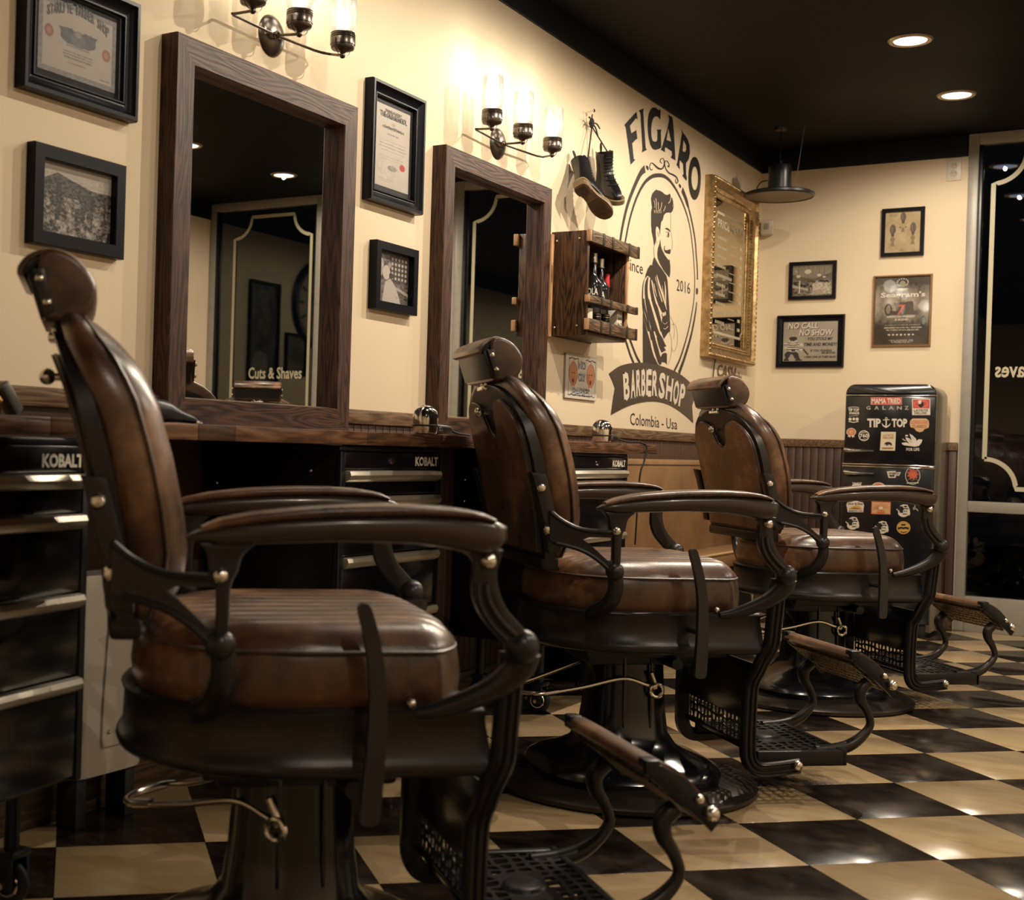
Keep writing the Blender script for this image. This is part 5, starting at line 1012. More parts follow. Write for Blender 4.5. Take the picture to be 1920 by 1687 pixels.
# no call no show
a = Art(110, 86, (.33,.29,.23)); a.noise(4,.07); bb = (.02,.016,.014); wh = (.55,.50,.42)
a.ell(.17,.17,.13,.10,bb); a.ell(.155,.10,.06,.09,(.33,.29,.23)); a.rect(.03,.13,.02,.06,bb); a.rect(.24,.36,.02,.06,bb); a.poly([(.03,.04),(.1,.2),(.16,.2),(.1,.04)],bb); a.poly([(.2,.2),(.28,.2),(.34,.04),(.26,.04)],bb); a.ell(.19,.38,.125,.14,wh)
for j in range(4): a.put((((a.U-.19)/.125)**2+((a.V-.38)/.14)**2 < 1) & (np.abs(a.V-.30-j*.055-.1*(a.U-.19)**2*8) < .012), bb)
a.ell(.055,.40,.04,.07,wh); a.rect(.02,.09,.37,.385,bb); a.rect(.02,.09,.41,.425,bb); a.ell(.34,.36,.04,.09,wh); a.rect(.30,.38,.33,.345,bb); a.rect(.30,.38,.37,.385,bb); a.ell(.19,.52,.07,.06,wh); a.ell(.19,.57,.075,.05,bb); a.rect(.12,.27,.545,.56,bb); a.rect(.14,.24,.50,.525,bb); a.ell(.17,.513,.012,.008,wh); a.ell(.215,.513,.012,.008,wh); a.rect(.16,.24,.255,.285,bb); a.poly([(.36,.30),(.46,.16),(.48,.18),(.39,.32)],bb)
t, iw, ih = picture('framed_sign', 'black framed NO CALL NO SHOW sign with a masked burglar cartoon on back wall', 'sign', 'B', *BB((1457,592),(1583,588),(1581,688),(1454,689)), .034, .022, SCOOP(.022), blackframe, a)
wm = MB(); sm_ = MB(); dm = MB()
for s_, u0, u1, v0, h in (('NO CALL', -.82, .28, .62, .30), ('NO SHOW', -.40, .80, .28, .30)):
    text_box(sm_, s_, iw*(u0+.02), iw*(u1+.02), ih*(v0-.03), ih*(v0+h-.03), .0078, bold=.035, shear=.15); text_box(wm, s_, iw*u0, iw*u1, ih*v0, ih*(v0+h), .0084, bold=.02, shear=.15)
for s_, u0, u1, v0, h in (('YOU STOLE MY', -.10, .82, .04, .15), ('TIME AND MONEY!', -.22, .95, -.24, .17), ('IF YOU WANNA', .02, .78, -.52, .12), ('RE-BOOK', .42, .92, -.62, .10), ('I NEED ONE OF THESE BACK!', -.20, .95, -.82, .11)): text_box(dm, s_, iw*u0, iw*u1, ih*v0, ih*(v0+h), .0080, bold=.03, shear=.15)
obj('white_lettering', wm, mat('sign_white', (.66,.60,.50), .5), t); obj('letter_shadow', sm_, inkblack, t); obj('black_lettering', dm, inkblack, t)
# outlet
ox, oz = bk(1789, 318); t = thing('wall_outlet', 'white power outlet plate high on the back wall by the window', 'outlet', M=frameM('B', ox, oz)); obj('cover_plate', MB().b6(-.035, .035, -.057, .057, 0, .006, .003), mat('ivory_white', (.62,.56,.46), .4), t)
for s_ in (-1, 1):
    r_ = obj('receptacle', MB().lathe([(0, .0078), (.015, .0078), (.0165, .006), (0, .006)], 20, Matrix.Translation((0, s_*.0195, 0))), mat('outlet_face', (.50,.44,.35), .4), t)
    obj('slot', MB().b6(-.007, -.005, s_*.0195-.001, s_*.0195+.008, .0076, .0082), inkblack, r_); obj('slot', MB().b6(.005, .007, s_*.0195-.001, s_*.0195+.008, .0076, .0082), inkblack, r_)
# ------------------------------------------------------------ worktop on the left
CXF = .435; CZ = .873; CE = wl(1233, 831, CXF)[0]
segs = [1.05, wl(96, 800, CXF)[0], wl(373, 800, CXF)[0], wl(442, 800, CXF)[0], wl(690, 800, CXF)[0], 3.4, CE]
t = thing('worktop', 'long dark wooden block worktop along the left wall under the mirrors', 'worktop', (0, 0, CZ))
wm_ = [wood_mat('worktop_wood_a', (.07,.032,.018), (.20,.10,.055), 1, .38), wood_mat('worktop_wood_b', (.035,.018,.012), (.09,.045,.028), 1, .38), wood_mat('worktop_wood_c', (.055,.027,.016), (.16,.08,.045), 1, .38)]
for k, (x0, x1) in enumerate(((.028, .13), (.13, .232), (.232, .334), (.334, CXF))):
    ys = segs if k == 3 else [1.05]+sorted(1.05+(CE-1.05)*(i+RNG.rand()*.5)/6 for i in range(1, 6))+[CE]
    for i in range(len(ys)-1): obj('board', MB().b6(x0+.0005, x1-.0005, ys[i]+.0004, ys[i+1]-.0004, -.032, 0, .0015), wm_[[0,2,1,2,0,2,0][(i+k*2) % 7] if k < 3 else [2,0,1,0,2,0][i % 6]], t)
obj('support_bracket', MB().b6(.028, .34, 3.15, 3.17, -.12, -.032, .002), satinblack, t)
# ------------------------------------------------------------ tool cabinets
logo = mat('silver_badge', (.78,.72,.62), .4, 0)
def toolbox(label, yR, rot=0.0, wd=.50, zs_=(), xf=.50, zb=.225, dp=.385, zt=.838, logo_y=None):
    """front right corner (towards +y) at (xf, yR)"""
    t = thing('tool_cabinet', label, 'tool cabinet', (xf, yR, 0)); t.rotation_euler = (0, 0, rot)
    # local: x outwards, y along the front; the box spans x -dp..0, y -wd..0
    obj('body', MB().b6(-dp, -.012, -wd, 0, zb, zt, .004), satinblack, t)
    obj('lid_edge', MB().b6(-dp-.002, .002, -wd-.002, .002, zt-.012, zt, .003), satinblack, t)
    obj('corner_post', MB().b6(-.014, .004, -.018, 0, zb, zt-.013, .003), satinblack, t); obj('corner_post', MB().b6(-.014, .004, -wd, -wd+.018, zb, zt-.013, .003), satinblack, t)
    top = zt-.014
    for i, z in enumerate(zs_):
        z1 = z-.022 if False else z; lo = (zs_[i+1]+.004) if i+1 < len(zs_) else zb+.01
        d = obj('drawer', MB().b6(-.012, .002, -wd+.020, -.020, lo, z-.002, .002), glossblack, t)
        obj('drawer_pull', MB().prism([(-.002, z-.022), (.004, z-.026), (.016, z-.020), (.020, z-.010), (.016, z-.001), (.004, z+.001), (-.002, z-.002)], -wd+.022, -.022, 1, .001), alu, d)
    pn = obj('top_panel', MB().b6(-.012, .002, -wd+.020, -.020, zs_[0]+.004, top, .002), glossblack, t)
    mb = MB(); text_fn(mb, 'KOBALT', lambda u, v: (.0032, -.135+.115*u, zs_[0]+.012+.024*v), bold=.04); obj('lettering', mb, logo, pn)
    lk = obj('lock', MB().cyl((.001, -wd*.52, zs_[0]+.024), (.007, -wd*.52, zs_[0]+.024), .008), chrome, pn); obj('keyhole', MB().b6(.0068, .0076, -wd*.52-.001, -wd*.52+.001, zs_[0]+.019, zs_[0]+.029), inkblack, lk)
    for q in ((-.08, zt-.06), (-.08, zt-.13), (-.36, zt-.10), (-.36, zt-.17)): obj('side_bolt', MB().ball((q[0], -wd-.001, q[1]), .005), boltm, t)
    for cx_, cy_ in ((-.10, -.06), (-.10, -wd+.06), (-dp+.07, -.06), (-dp+.07, -wd+.06)):
        c = obj('caster', MB().tube([(cx_+.030*cos(a_), cy_, .040+.030*sin(a_)) for a_ in np.linspace(0, 2*pi, 25)[:-1]], .0098, 10, closed=True).cyl((cx_, cy_-.009, .040), (cx_, cy_+.009, .040), .027), rubber, t)
        obj('caster_fork', MB().b6(cx_-.014, cx_+.02, cy_-.026, cy_-.018, .033, .09, .002).b6(cx_-.014, cx_+.02, cy_+.018, cy_+.026, .033, .09, .002).b6(cx_-.02, cx_+.025, cy_-.026, cy_+.026, .088, .10, .002).cyl((cx_, cy_, .10), (cx_, cy_, zb), .014), satinblack, c)
        obj('hub_cap', MB().tube([(cx_+.022*cos(a_), cy_-.011, .040+.022*sin(a_)) for a_ in np.linspace(0, 2*pi, 21)[:-1]], .003, 6, closed=True).cyl((cx_, cy_-.03, .040), (cx_, cy_+.03, .040), .006), chrome, c)
    return t
def zsx(pts, x): return [wl(a_, b_, x)[1]+.011 for a_, b_ in pts]
XC = .42
toolbox('black drawer cabinet with silver pulls at the left edge, behind the nearest chair', wl(157, 1200, XC)[0], radians(8), .55, zsx([(60,901), (60,979), (100,1128), (90,1288)], XC), XC, .225, .30)
y2 = wl(822, 1000, XC)[0]; toolbox('black drawer cabinet with silver pulls under the worktop, behind the nearest chair arm', y2, 0, .475, zsx([(720,891), (760,937), (700,1049), (800,1141)], XC)+[.36], XC)
toolbox('black drawer cabinet with silver pulls by the tan bench, behind the middle chair', wl(1175, 880, XC)[0], 0, .50, zsx([(1140,888), (1140,918), (1160,1003)], XC)+[.50, .38], XC)
# chrome edge trim by the middle cabinet
# cables under the worktop
t = thing('power_strip', 'black power strip with cords under the worktop between the cabinets', 'power strip', (.06, 3.25, .62)); obj('strip', MB().b6(-.055, -.02, -.16, .16, -.03, .03, .005), satinblack, t)
for i in range(4): obj('socket', MB().b6(-.021, -.018, -.13+i*.07, -.10+i*.07, -.015, .015, .001), MATS['grey_grille'], t)
mb = MB(); 
for P in ([(-.01,-.1,.0),(.03,-.05,.10),(.05,.04,.12),(.06,.12,.02),(.06,.17,-.15)], [(-.01,.03,.0),(.05,.06,.06),(.09,.14,.05),(.08,.2,-.1)], [(-.01,.1,.0),(.04,.14,-.03),(.08,.20,-.06),(.05,.26,-.2)]): obj('power_cord', MB().tube(cr(P, 6), .004, 8), rubber, t)
# white bin
bm_ = mat('white_bin_plastic', (.50,.45,.40), .28, coat=.3)
yb0 = wl(152, 1300, .13)[0]; yb1 = yb0+.22
t = thing('waste_bin', 'white plastic bin standing against the wall behind the nearest chair', 'bin', (.075, (yb0+yb1)/2, 0)); hx, hy = .045, (yb1-yb0)/2
mb = MB(); mb.loft([[(x_*hx*k, y_*hy*k, z_) for x_, y_ in sup(0, 0, 1, 1, 4.5, 32)] for z_, k in ((.112, .97), (.117, .99), (.30, 1.0), (.50, 1.02), (.53, 1.0), (.545, .93))]); bd = obj('bin_body', mb, bm_, t)
obj('foot', MB().b6(-.03, .03, -hy+.02, -hy+.05, 0, .113, .003), rubber, t); obj('foot', MB().b6(-.03, .03, hy-.05, hy-.02, 0, .113, .003), rubber, t)
obj('door_panel', MB().prism([(-.022,.52),(-.028,.40),(-.036,.27),(-.038,.19),(-.034,.172),(.09,.172),(.09,.52)], hx-.002, hx+.006, 0, .002), bm_, t); obj('latch', MB().ball((hx+.007, -.02, .205), .005), chrome, t)
# hair dryers on the worktop
def dryer(label, px, py, cord=((0,.138,.016),(.01,.16,.008),(.02,.20,.005),(0,.25,.005)), rot=0):
    y_, z_ = wl(px, py, .37); t = thing('hair_dryer', label, 'hair dryer', (.37, y_, CZ)); t.rotation_euler = (0, 0, rot)
    # barrel stands on its nozzle end, handle lying to the side
    obj('barrel', MB().lathe([(0, .0), (.026, .0), (.031, .004), (.033, .02), (.034, .045), (.031, .062), (.022, .073), (.010, .078), (0, .079)], 36), chrome, t)
    obj('barrel_band', MB().lathe([(.0332, .022), (.0348, .023), (.0348, .026), (.0335, .027)], 36, closed=True), satinblack, t)
    mb = MB()
    for i in range(9): a_ = -.9+i*.2; mb.box((0,0,0), (.0015, .004, .010), 0, Matrix.Translation((.0335*cos(a_), .0335*sin(a_), .050)) @ Matrix.Rotation(a_, 4, 'Z'))
    obj('vent_slots', mb, inkblack, t, kind='stuff')
    h = obj('handle', MB().loft([[(a_*w_, y2_, .018+b_*hh) for a_, b_ in sup(0, 0, 1, 1, 2.8, 18)] for y2_, w_, hh in ((.028, .014, .016), (.05, .013, .0145), (.09, .013, .013), (.12, .012, .011), (.135, .009, .008), (.14, .004, .004))]), satinblack, t)
    obj('switch', MB().b6(.011, .0155, .045, .056, .013, .024, .001).b6(.011, .0155, .060, .067, .013, .024, .001), chrome, h)
    if cord: obj('cord', MB().tube(cr(cord, 6), .0032, 8), rubber, t)
    return t
dryer('chrome hair dryer with black handle on the worktop by the large mirror', 797, 808); y_, z_ = wl(1208, 848, CXF); yd = wl(1128, 824, .37)[0]; dryer('chrome hair dryer with black handle on the worktop near its far end', 1128, 824, [(a_-.37, b_-yd, c_-CZ) for a_, b_, c_ in ((.37,yd+.138,CZ+.016), (.40,y_-.06,CZ+.007), (CXF-.012,y_-.02,CZ+.007), (CXF+.008,y_,CZ-.008), (CXF+.008,y_-.02,CZ-.06), (CXF+.005,y_-.05,CZ-.12), (CXF,y_-.06,CZ-.35))])
y_, z_ = wl(300, 790, .34); t = thing('hair_clipper', 'black hair clipper lying on the worktop behind the nearest chair back', 'hair clipper', (.34, y_, CZ)); obj('body', MB().loft([[(a_*w_, y2_, zc_+b_*hh) for a_, b_ in sup(0, 0, 1, 1, 2.6, 18)] for y2_, w_, zc_, hh in ((-.06,.015,.022,.018), (-.03,.024,.026,.024), (.01,.024,.024,.022), (.05,.018,.017,.013), (.09,.016,.011,.008), (.105,.012,.007,.005))]), satinblack, t); obj('blade', MB().b6(-.014, .014, .098, .116, .002, .008, .001), chrome, t)
y_, z_ = wl(12, 770, .35); t = thing('barber_gadget', 'dark gadget with a brass collar on the worktop at the left edge', 'gadget', (.35, y_, CZ)); M_ = Matrix.Translation((0, 0, .016)) @ Matrix.Rotation(radians(38), 4, 'X')
obj('body', MB().box((0, 0, 0), (.03, .022, .06), .003, M_ @ Matrix.Translation((0, .01, .012))), mat('grey_gadget', (.10,.095,.09), .35, .5), t); obj('collar', MB().cyl(tuple(M_ @ Vector((0, -.012, .02))), tuple(M_ @ Vector((0, -.016, .045))), .012), mat('brass', (.6,.40,.15), .25, 1), t)
# ------------------------------------------------------------ tan bench
tan = mat('tan_bench_leather', (.30,.165,.072), .42, bump=.35, bscale=90, col2=(.20,.105,.045), nscale=5); t = thing('waiting_bench', 'tan leather bench along the left wall, between worktop and refrigerator', 'bench', (0, 5.6, 0))
obj('backrest', MB().b6(.03, .12, -1.15, .95, .385, .818, .02), tan, t); obj('top_seam', MB().tube([(.121, -1.13, .795), (.121, .93, .795)], .002, 6), leatherd, t)
obj('seat', MB().b6(.03, .27, -1.15, .95, .33, .405, .018), tan, t); obj('seat_piping', MB().tube([(.268, -1.14, .400), (.268, .94, .400)], .006, 8), mat('pale_piping', (.55,.36,.17), .35), t)
obj('plinth', MB().b6(.03, .22, -1.12, .92, 0, .33, .004), satinblack, t)
# ------------------------------------------------------------ refrigerator with stickers
FY = 6.78; fx0, fx1 = .580, .997; fw_ = fx1-fx0; fr = thing('refrigerator', 'black retro refrigerator covered with stickers, by the back wall', 'refrigerator', ((fx0+fx1)/2, FY, 0))
lx = lambda x: x-(fx0+fx1)/2
bodym = mat('brushed_grey_side', (.30,.25,.18), .3, .6, coat=.2)
FT = 1.214; zA, zB = .818, 1.158
def rtop(w, zt, r=.055, zlow=.02): 
    return [(-w, zlow)]+[(w, zlow)]+[(w-r+r*cos(a_), zt-r+r*sin(a_)) for a_ in np.linspace(0, pi/2, 8)]+[(-w+r+r*cos(a_), zt-r+r*sin(a_)) for a_ in np.linspace(pi/2, pi, 8)]
obj('cabinet', MB().prism(rtop(fw_/2, FT-.002), .035, .33, 1, .008), bodym, fr)
dr = lambda nm, poly_: obj(nm, MB().prism(poly_, -.0, .034, 1, .008), glossblack, fr)
zT = FT; r = .047; w = fw_/2
cap_ = [(-w, zB+.004), (w, zB+.004)]+[(w-r+r*cos(a_), zT-r+r*sin(a_)) for a_ in np.linspace(0, pi/2, 8)]+[(-w+r+r*cos(a_), zT-r+r*sin(a_)) for a_ in np.linspace(pi/2, pi, 8)]
dr('top_cap', cap_); d1 = dr('freezer_door', [(-w, zA+.006), (w, zA+.006), (w, zB-.002), (-w, zB-.002)]); d2 = dr('lower_door', [(-w, .06), (w, .06), (w, zA-.010), (-w, zA-.010)])
obj('chrome_strip', MB().b6(-w, w, -.003, .03, zB-.001, zB+.003, .001), chrome, fr); obj('chrome_strip', MB().b6(-w-.004, w+.004, -.008, .03, zA+.001, zA+.006, .001), chrome, fr); obj('chrome_strip', MB().b6(-w-.004, w+.004, -.006, .03, zA-.011, zA-.006, .001), chrome, fr); obj('hinge', MB().b6(w-.06, w+.003, -.009, .0, zA-.006, zA+.001, .001), chrome, fr)
obj('foot', MB().b6(-w+.02, -w+.06, .02, .30, 0, .06, .003), rubber, fr); obj('foot', MB().b6(w-.06, w-.02, .02, .30, 0, .06, .003), rubber, fr)
S6 = lambda x, y: (1570+x*.109375, 710+y*.109375); S7 = lambda x, y: (1570+x*.109375, 860+y*.109375)
def fp_(zf__, x, y, n=.0012): X, Z = bk(*zf__(x, y), FY); return (lx(X), -n, Z)
for zf__, q, par in ((S6, (135, 1235, 640, 1225), d1), (S7, (125, 238, 640, 245), d2)):
    a_ = fp_(zf__, q[0], q[1]); b_ = fp_(zf__, q[2], q[3]); zz = (a_[2]+b_[2])/2
    obj('door_handle', MB().loft([[(a_[0]+(b_[0]-a_[0])*k, -.026+y2_*rr, zz+z2_*rz) for y2_, z2_ in sup(0, 0, 1, 1, 2.3, 16)] for k, rr, rz in ((0, .006, .010), (.03, .010, .0125), (.3, .010, .010), (.7, .008, .006), (1, .005, .003))]).cyl((a_[0]+.012, 0, zz), (a_[0]+.012, -.02, zz), .006).cyl((b_[0]-.012, 0, zz), (b_[0]-.012, -.022, zz), .005), chrome, par)
INK = {k: mat('sticker_'+k, v, .4) for k, v in dict(white=(.62,.56,.46), red=(.50,.07,.05), pink=(.62,.20,.16), tan=(.55,.33,.17), cream=(.60,.52,.36), orange=(.55,.17,.06), grey=(.40,.37,.32), brown=(.28,.10,.04), green=(.06,.12,.05), gold=(.55,.32,.08), black=(.012,.011,.012)).items()}
def sticker(zf__, par, layers, label=None):
    mb = MB(); ms_ = []; n = .0012
    for kind, col, *a in layers:
        n += .0003
        if INK[col] not in ms_: ms_.append(INK[col])
        mb.cm = ms_.index(INK[col]); P = lambda x, y: fp_(zf__, x, y, n)
        if kind == 'rect': x0, y0_, x1, y1_ = a; mb.poly([P(x0, y0_), P(x1, y0_), P(x1, y1_), P(x0, y1_)])
        elif kind == 'ell': mb.poly([P(*q) for q in ell(*a, 24)])
        elif kind == 'poly': mb.poly([P(*q) for q in a[0]])
        elif kind == 'line': strip_mesh(mb, a[0], a[1], P)
        elif kind == 'text': s_, x0, y0_, x1, y1_ = a[:5]; text_fn(mb, s_, lambda u, v: P(x0+(x1-x0)*u, y1_+(y0_-y1_)*v), bold=a[5] if len(a) > 5 else .02)
        elif kind == 'ring': strip_mesh(mb, ell(*a[:4], 30)+[ell(*a[:4], 30)[0]], a[4], P)
    o = obj('sticker', mb, ms_, par, sharp=10)
    if label: o['label'] = label
    return o
sticker(S6, d1, [('rect','pink',572,318,1108,446), ('rect','red',580,326,1100,438), ('text','white','MAMA TRIED',590,335,1088,428,.03)], 'red banner sticker reading MAMA TRIED')
sticker(S6, d1, [('text','grey','G',500,468,570,530,.02), ('text','grey','A',635,468,715,530,.02), ('text','grey','L',775,468,835,530,.02), ('text','grey','A',880,468,970,530,.02), ('text','grey','N',1025,468,1105,530,.02), ('text','grey','Z',1155,468,1225,530,.02)], 'silver spaced maker lettering')
sticker(S6, d1, [('rect','white',1283,342,1594,622), ('rect','red',1297,356,1582,505), ('ring','pink',1437,430,115,58,10), ('ell','black',1437,440,45,52), ('ell','white',1415,400,30,35), ('text','black','LAYRITE',1315,520,1555,560,.01), ('text','black','DELUXE',1325,568,1530,605,.01)], 'square red and white sticker')
sticker(S6, d1, [('text','white','TIP TOP',190,508,375,560,.04), ('text','white','POMADE',208,568,375,612,.04), ('line','white',[(190,492),(280,484),(370,492)],9), ('line','white',[(200,640),(360,632)],6), ('ell','white',222,692,28,26), ('ell','white',342,692,28,26), ('rect','white',265,668,305,712), ('line','white',[(195,730),(280,748),(368,730)],14)], 'white pomade lettering sticker')
sticker(S6, d1, [('text','white','TIP',515,682,745,832,.04), ('text','white','TOP',935,682,1198,832,.04), ('line','white',[(840,700),(838,830)],22), ('line','white',[(785,706),(895,702)],12), ('ring','white',842,680,16,16,9), ('line','white',[(765,760),(785,800),(838,832),(890,800),(915,765)],[6,20,24,20,6])], 'white lettering either side of an anchor')
sticker(S6, d1, [('poly','tan',[(1250,720),(1290,680),(1520,680),(1568,720),(1575,780),(1565,840),(1500,860),(1460,905),(1400,915),(1350,890),(1320,850),(1255,830),(1243,770)]), ('text','red','LONG LIVE',1265,715,1552,775,.01), ('text','brown','CLASSICS',1290,790,1525,840,.02), ('line','cream',[(1270,700),(1545,698)],8)], 'tan crest sticker reading LONG LIVE CLASSICS')
sticker(S6, d1, [('poly','white',[(190,960),(180,1000),(205,990),(215,1012),(235,970),(265,1012),(275,990),(300,1000),(280,960)]), ('ell','white',240,912,82,68), ('ell','orange',240,912,72,60), ('ring','cream',240,912,30,26,7), ('text','cream','K',225,895,255,930,.02)], 'red rosette sticker')
sticker(S6, d1, [('ring','white',457,975,86,84,14), ('text','white','760',385,940,530,1010,.03), ('line','white',[(410,925),(500,915)],10), ('line','white',[(420,1040),(495,1030)],8)], 'round white 760 sticker')
sticker(S6, d1, [('poly','cream',[(752,908),(1005,912),(990,1232),(732,1228)]), ('text','brown','LAYRITE',785,950,965,985,.02), ('text','brown','DELUXE',785,992,965,1028,.02), ('poly','black',[(800,1125),(830,1090),(870,1080),(910,1088),(935,1110),(938,1145),(915,1145),(905,1125),(870,1130),(860,1148),(840,1146),(838,1125)]), ('rect','brown',768,1178,962,1200)], 'cream sticker with a dark bear')
sticker(S6, d1, [('poly','white',[(1100,1100),(1180,1090),(1240,1110),(1190,1060),(1165,1000),(1230,1020),(1280,1060),(1235,940),(1290,970),(1350,1030),(1355,1065),(1400,1035),(1440,1040),(1460,1045),(1440,1100),(1400,1150),(1330,1165),(1230,1150),(1150,1140),(1120,1125)]), ('poly','grey',[(1250,980),(1300,1010),(1330,1050),(1300,1040)]), ('poly','grey',[(1200,1030),(1260,1060),(1300,1090),(1250,1085)]), ('line','white',[(1115,1030),(1175,1065)],10), ('ell','white',1190,975,25,14), ('text','white','FOR LIFE',1185,1185,1410,1235,.02)], 'white swallow sticker')
sticker(S7, d2, [('poly','white',[(850,215),(1000,210),(1005,230),(1090,228),(1060,290),(1005,290),(1000,325),(880,328)]), ('poly','black',[(870,240),(990,235),(1062,245),(1045,278),(985,280),(980,308),(900,308)]), ('text','white','THE LIFE',872,250,1045,282,.03)], 'black and white sticker reading THE LIFE')
sticker(S7, d2, [('ring','white',1293,290,124,148,9), ('ell','orange',1295,265,72,72), ('ring','red',1295,265,52,52,14), ('ring','red',1290,268,26,26,10), ('line','green',[(1200,370),(1240,340),(1290,380),(1340,340),(1385,370)],16), ('line','white',[(1190,415),(1395,412)],14)]+[('ell','red',1295+82*cos(k*.7),265+82*sin(k*.7),16,16) for k in range(9)], 'oval sticker with a red rose')
sticker(S7, d2, [('ell','white',335,490,95,70), ('ell','black',335,500,60,40), ('text','white','TIP TOP',255,405,420,440,.04), ('ell','white',300,470,16,14), ('ell','white',365,470,16,14)], 'white sticker half hidden by the arm')
sticker(S7, d2, [('ell','white',705,480,115,75), ('ell','orange',700,485,95,70), ('ell','cream',705,500,50,35)], 'orange sticker half hidden by the arm')
sticker(S7, d2, [('poly','white',[(155,790),(175,745),(250,735),(320,708),(380,735),(440,745),(460,800),(450,850),(445,915),(180,912),(170,850)]), ('text','black','Slow & Easy',185,750,440,800,.03), ('poly','gold',[(190,865),(250,820),(330,795),(400,820),(435,868)]), ('poly','brown',[(210,862),(300,830),(420,862)]), ('text','black','BREWS CO',200,880,430,905,.02)], 'white and gold mountain sticker')
sticker(S7, d2, [('poly','orange',[(588,728),(918,740),(912,955),(580,945)]), ('poly','tan',[(604,745),(902,755),(898,940),(598,930)])]+[('line','orange',[(750+40*cos(k*.36),850-35*sin(k*.36)),(750+140*cos(k*.36),850-90*sin(k*.36))],7) for k in range(10)]+[('poly','orange',[(690,880),(820,885),(815,925),(688,920)]), ('ell','cream',750,845,38,30)], 'orange rectangular sticker with rays')
for k, (zx, zy) in enumerate(((1135,885), (262,1100), (765,1170))):
    d_ = lambda P: [(zx+a_, zy+b_) for a_, b_ in P]
    sticker(S7, d2, [('ell','white',zx,zy+35,95,78), ('poly','white',d_([(-60,-80),(0,-105),(70,-95),(105,-20),(115,60),(80,90),(40,40)])), ('poly','black',d_([(-95,-60),(-20,-75),(20,-20),(-10,40),(-60,40)])), ('poly','black',d_([(0,-75),(50,-85),(70,-60),(20,-50)])), ('poly','black',d_([(10,-40),(80,-40),(85,-20),(20,-15)])), ('ell','white',zx+35,zy+15,42,38), ('ell','black',zx+18,zy+12,12,13), ('ell','black',zx+52,zy+12,12,13), ('line','black',d_([(-10,60),(60,62)]),10), ('line','white',d_([(-115,-25),(-60,35)]),12), ('line','white',d_([(70,20),(105,85)]),12)], ['round skull and hat sticker, right', 'round skull and hat sticker, left', 'round skull and hat sticker, lowest'][k])
sticker(S7, d2, [('ell','gold',1135,1180,118,110), ('ring','brown',1135,1180,98,90,7), ('ell','black',1135,1130,45,16), ('line','black',[(1040,1195),(1100,1180),(1135,1190),(1170,1180),(1225,1195)],34), ('line','black',[(1085,1245),(1135,1262),(1190,1245)],12)], 'round orange sticker')
sticker(S7, d2, [('line','cream',[(1325,780),(1335,830),(1300,840),(1310,870),(1350,850),(1385,895)],12), ('line','cream',[(1250,738),(1300,748),(1360,752)],8)], 'small cream scroll sticker')
# ------------------------------------------------------------ lamp hanging near the corner
LY = 6.70; hx_, hz_ = bk(1461, 366, LY); t = thing('pendant_lamp', 'black pendant lamp with a wide shallow shade, hung near the ceiling corner', 'ceiling lamp', (hx_, LY, hz_))
obj('shade', MB().lathe([(.165, -.010), (.172, -.004), (.172, .006), (.160, .012), (.10, .018), (.056, .022), (.052, .020), (.10, .010), (.155, .002), (.163, -.006)], 48, closed=True), satinblack, t)
obj('shade_lining', MB().lathe([(0, .012), (.10, .008), (.154, .0), (.161, -.006), (.158, -.007), (.10, .002), (0, .006)], 48), mat('warm_grey_lining', (.20,.14,.09), .5), t)
obj('housing', MB().lathe([(0, .018), (.056, .018), (.057, .03), (.055, .10), (.056, .142), (.050, .152), (.012, .156), (.010, .17), (0, .17)], 32), satinblack, t)
obj('wire_loop', MB().tube(cr([(-.055,-.02,.075),(-.085,-.02,.07),(-.105,-.02,.045),(-.11,-.02,.014)], 6), .003, 8), satinblack, t)
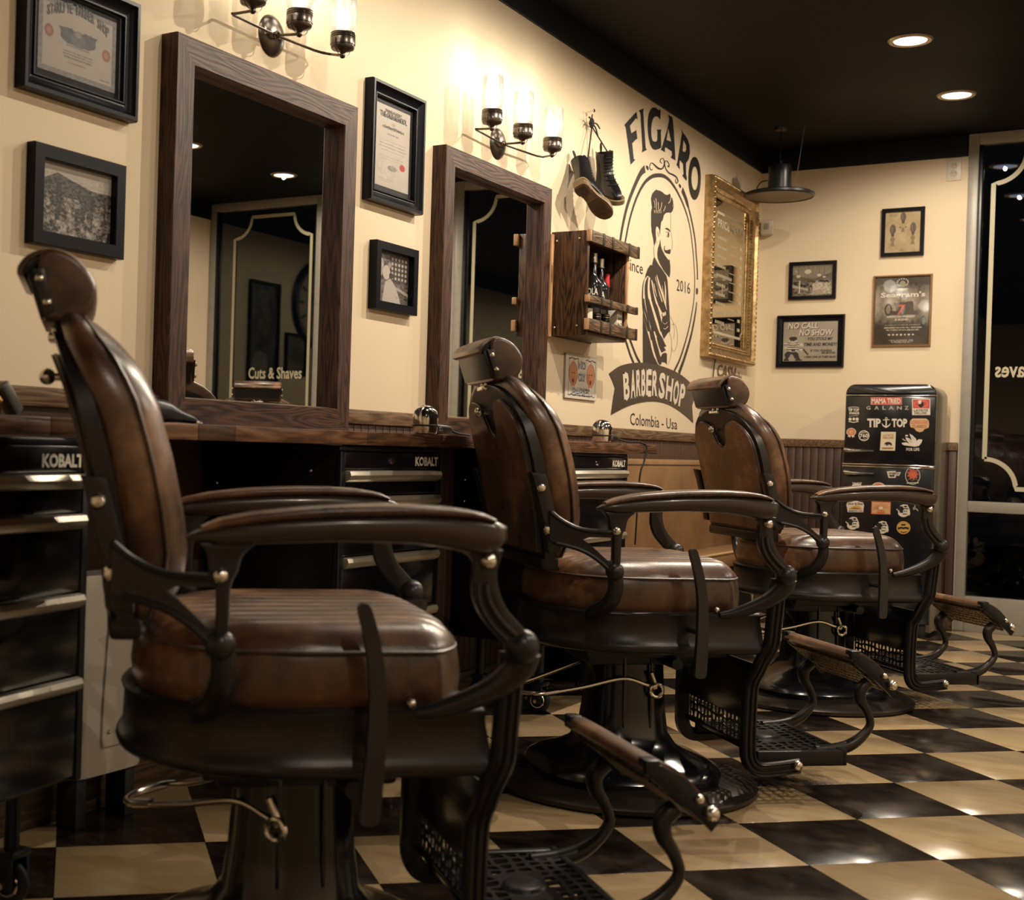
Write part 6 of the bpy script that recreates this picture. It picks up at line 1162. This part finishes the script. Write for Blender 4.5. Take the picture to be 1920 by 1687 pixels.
cz2 = CEIL-hz_; obj('suspension_cord', MB().tube(cr([(.0,0,.168),(.04,0,.17),(.062,0,.12)], 4), .0015, 6).tube([(.0, 0, .165), (.0, 0, cz2-.004)], .003, 8), satinblack, t); obj('ceiling_rose', MB().lathe([(0, cz2-.014), (.03, cz2-.012), (.034, cz2), (0, cz2)], 24), satinblack, t)
obj('guy_wire', MB().tube([(.058, 0, .04), (.085, 0, .10), (.115, 0, cz2-.002)], .0018, 6), boltm, t)
# ------------------------------------------------------------ right wall: clock and posters that show in the mirrors
t = thing('wall_clock', 'large round dark-rimmed wall clock on the right wall, seen only in the mirrors', 'clock', M=frameM('R', 5.95, 1.93)); clf = mat('clock_face', (.30,.24,.16), .5)
obj('rim', MB().lathe([(.27, .004), (.33, .002), (.34, .02), (.32, .04), (.28, .035), (.265, .015)], 56, closed=True), satinblack, t); obj('face', MB().lathe([(0, .012), (.275, .012), (.275, .004), (0, .004)], 48), clf, t)
for k in range(12): a_ = k*pi/6; obj('hour_mark', MB().box((0,0,0), (.02, .06, .003), .0, Matrix.Rotation(-a_, 4, 'Z') @ Matrix.Translation((0, .215, .0135))), inkblack, t)
obj('hour_hand', MB().box((0,0,0), (.018, .13, .003), 0, Matrix.Rotation(1.0, 4, 'Z') @ Matrix.Translation((0, .055, .018))), inkblack, t); obj('minute_hand', MB().box((0,0,0), (.012, .20, .003), 0, Matrix.Rotation(-2.2, 4, 'Z') @ Matrix.Translation((0, .085, .022))), inkblack, t)
a = Art(60, 140, (.06,.055,.05)); a.noise(8,.08); a.noise(25,.12); a.poly([(.2,.95),(.8,.95),(.5,.75)], (.12,.11,.1)); a.ell(.4,.3,.3,.15,(.22,.2,.16)); a.noise(30,.2,0,1,0,.5)
picture('framed_poster', 'tall dark glazed poster on the right wall, seen only in the mirrors', 'poster', 'R', 6.45, 6.82, 1.10, 2.03, .02, .025, FLAT(.025), blackframe, a, printmat=printgloss)
a = Art(50, 60, (.12,.11,.10)); a.noise(6,.15); a.rect(.2,.8,.3,.6,(.03,.03,.03))
picture('framed_poster', 'small dark glazed print on the right wall below the clock, seen only in the mirrors', 'poster', 'R', 6.08, 6.36, 1.36, 1.68, .02, .025, FLAT(.025), blackframe, a, printmat=printgloss)
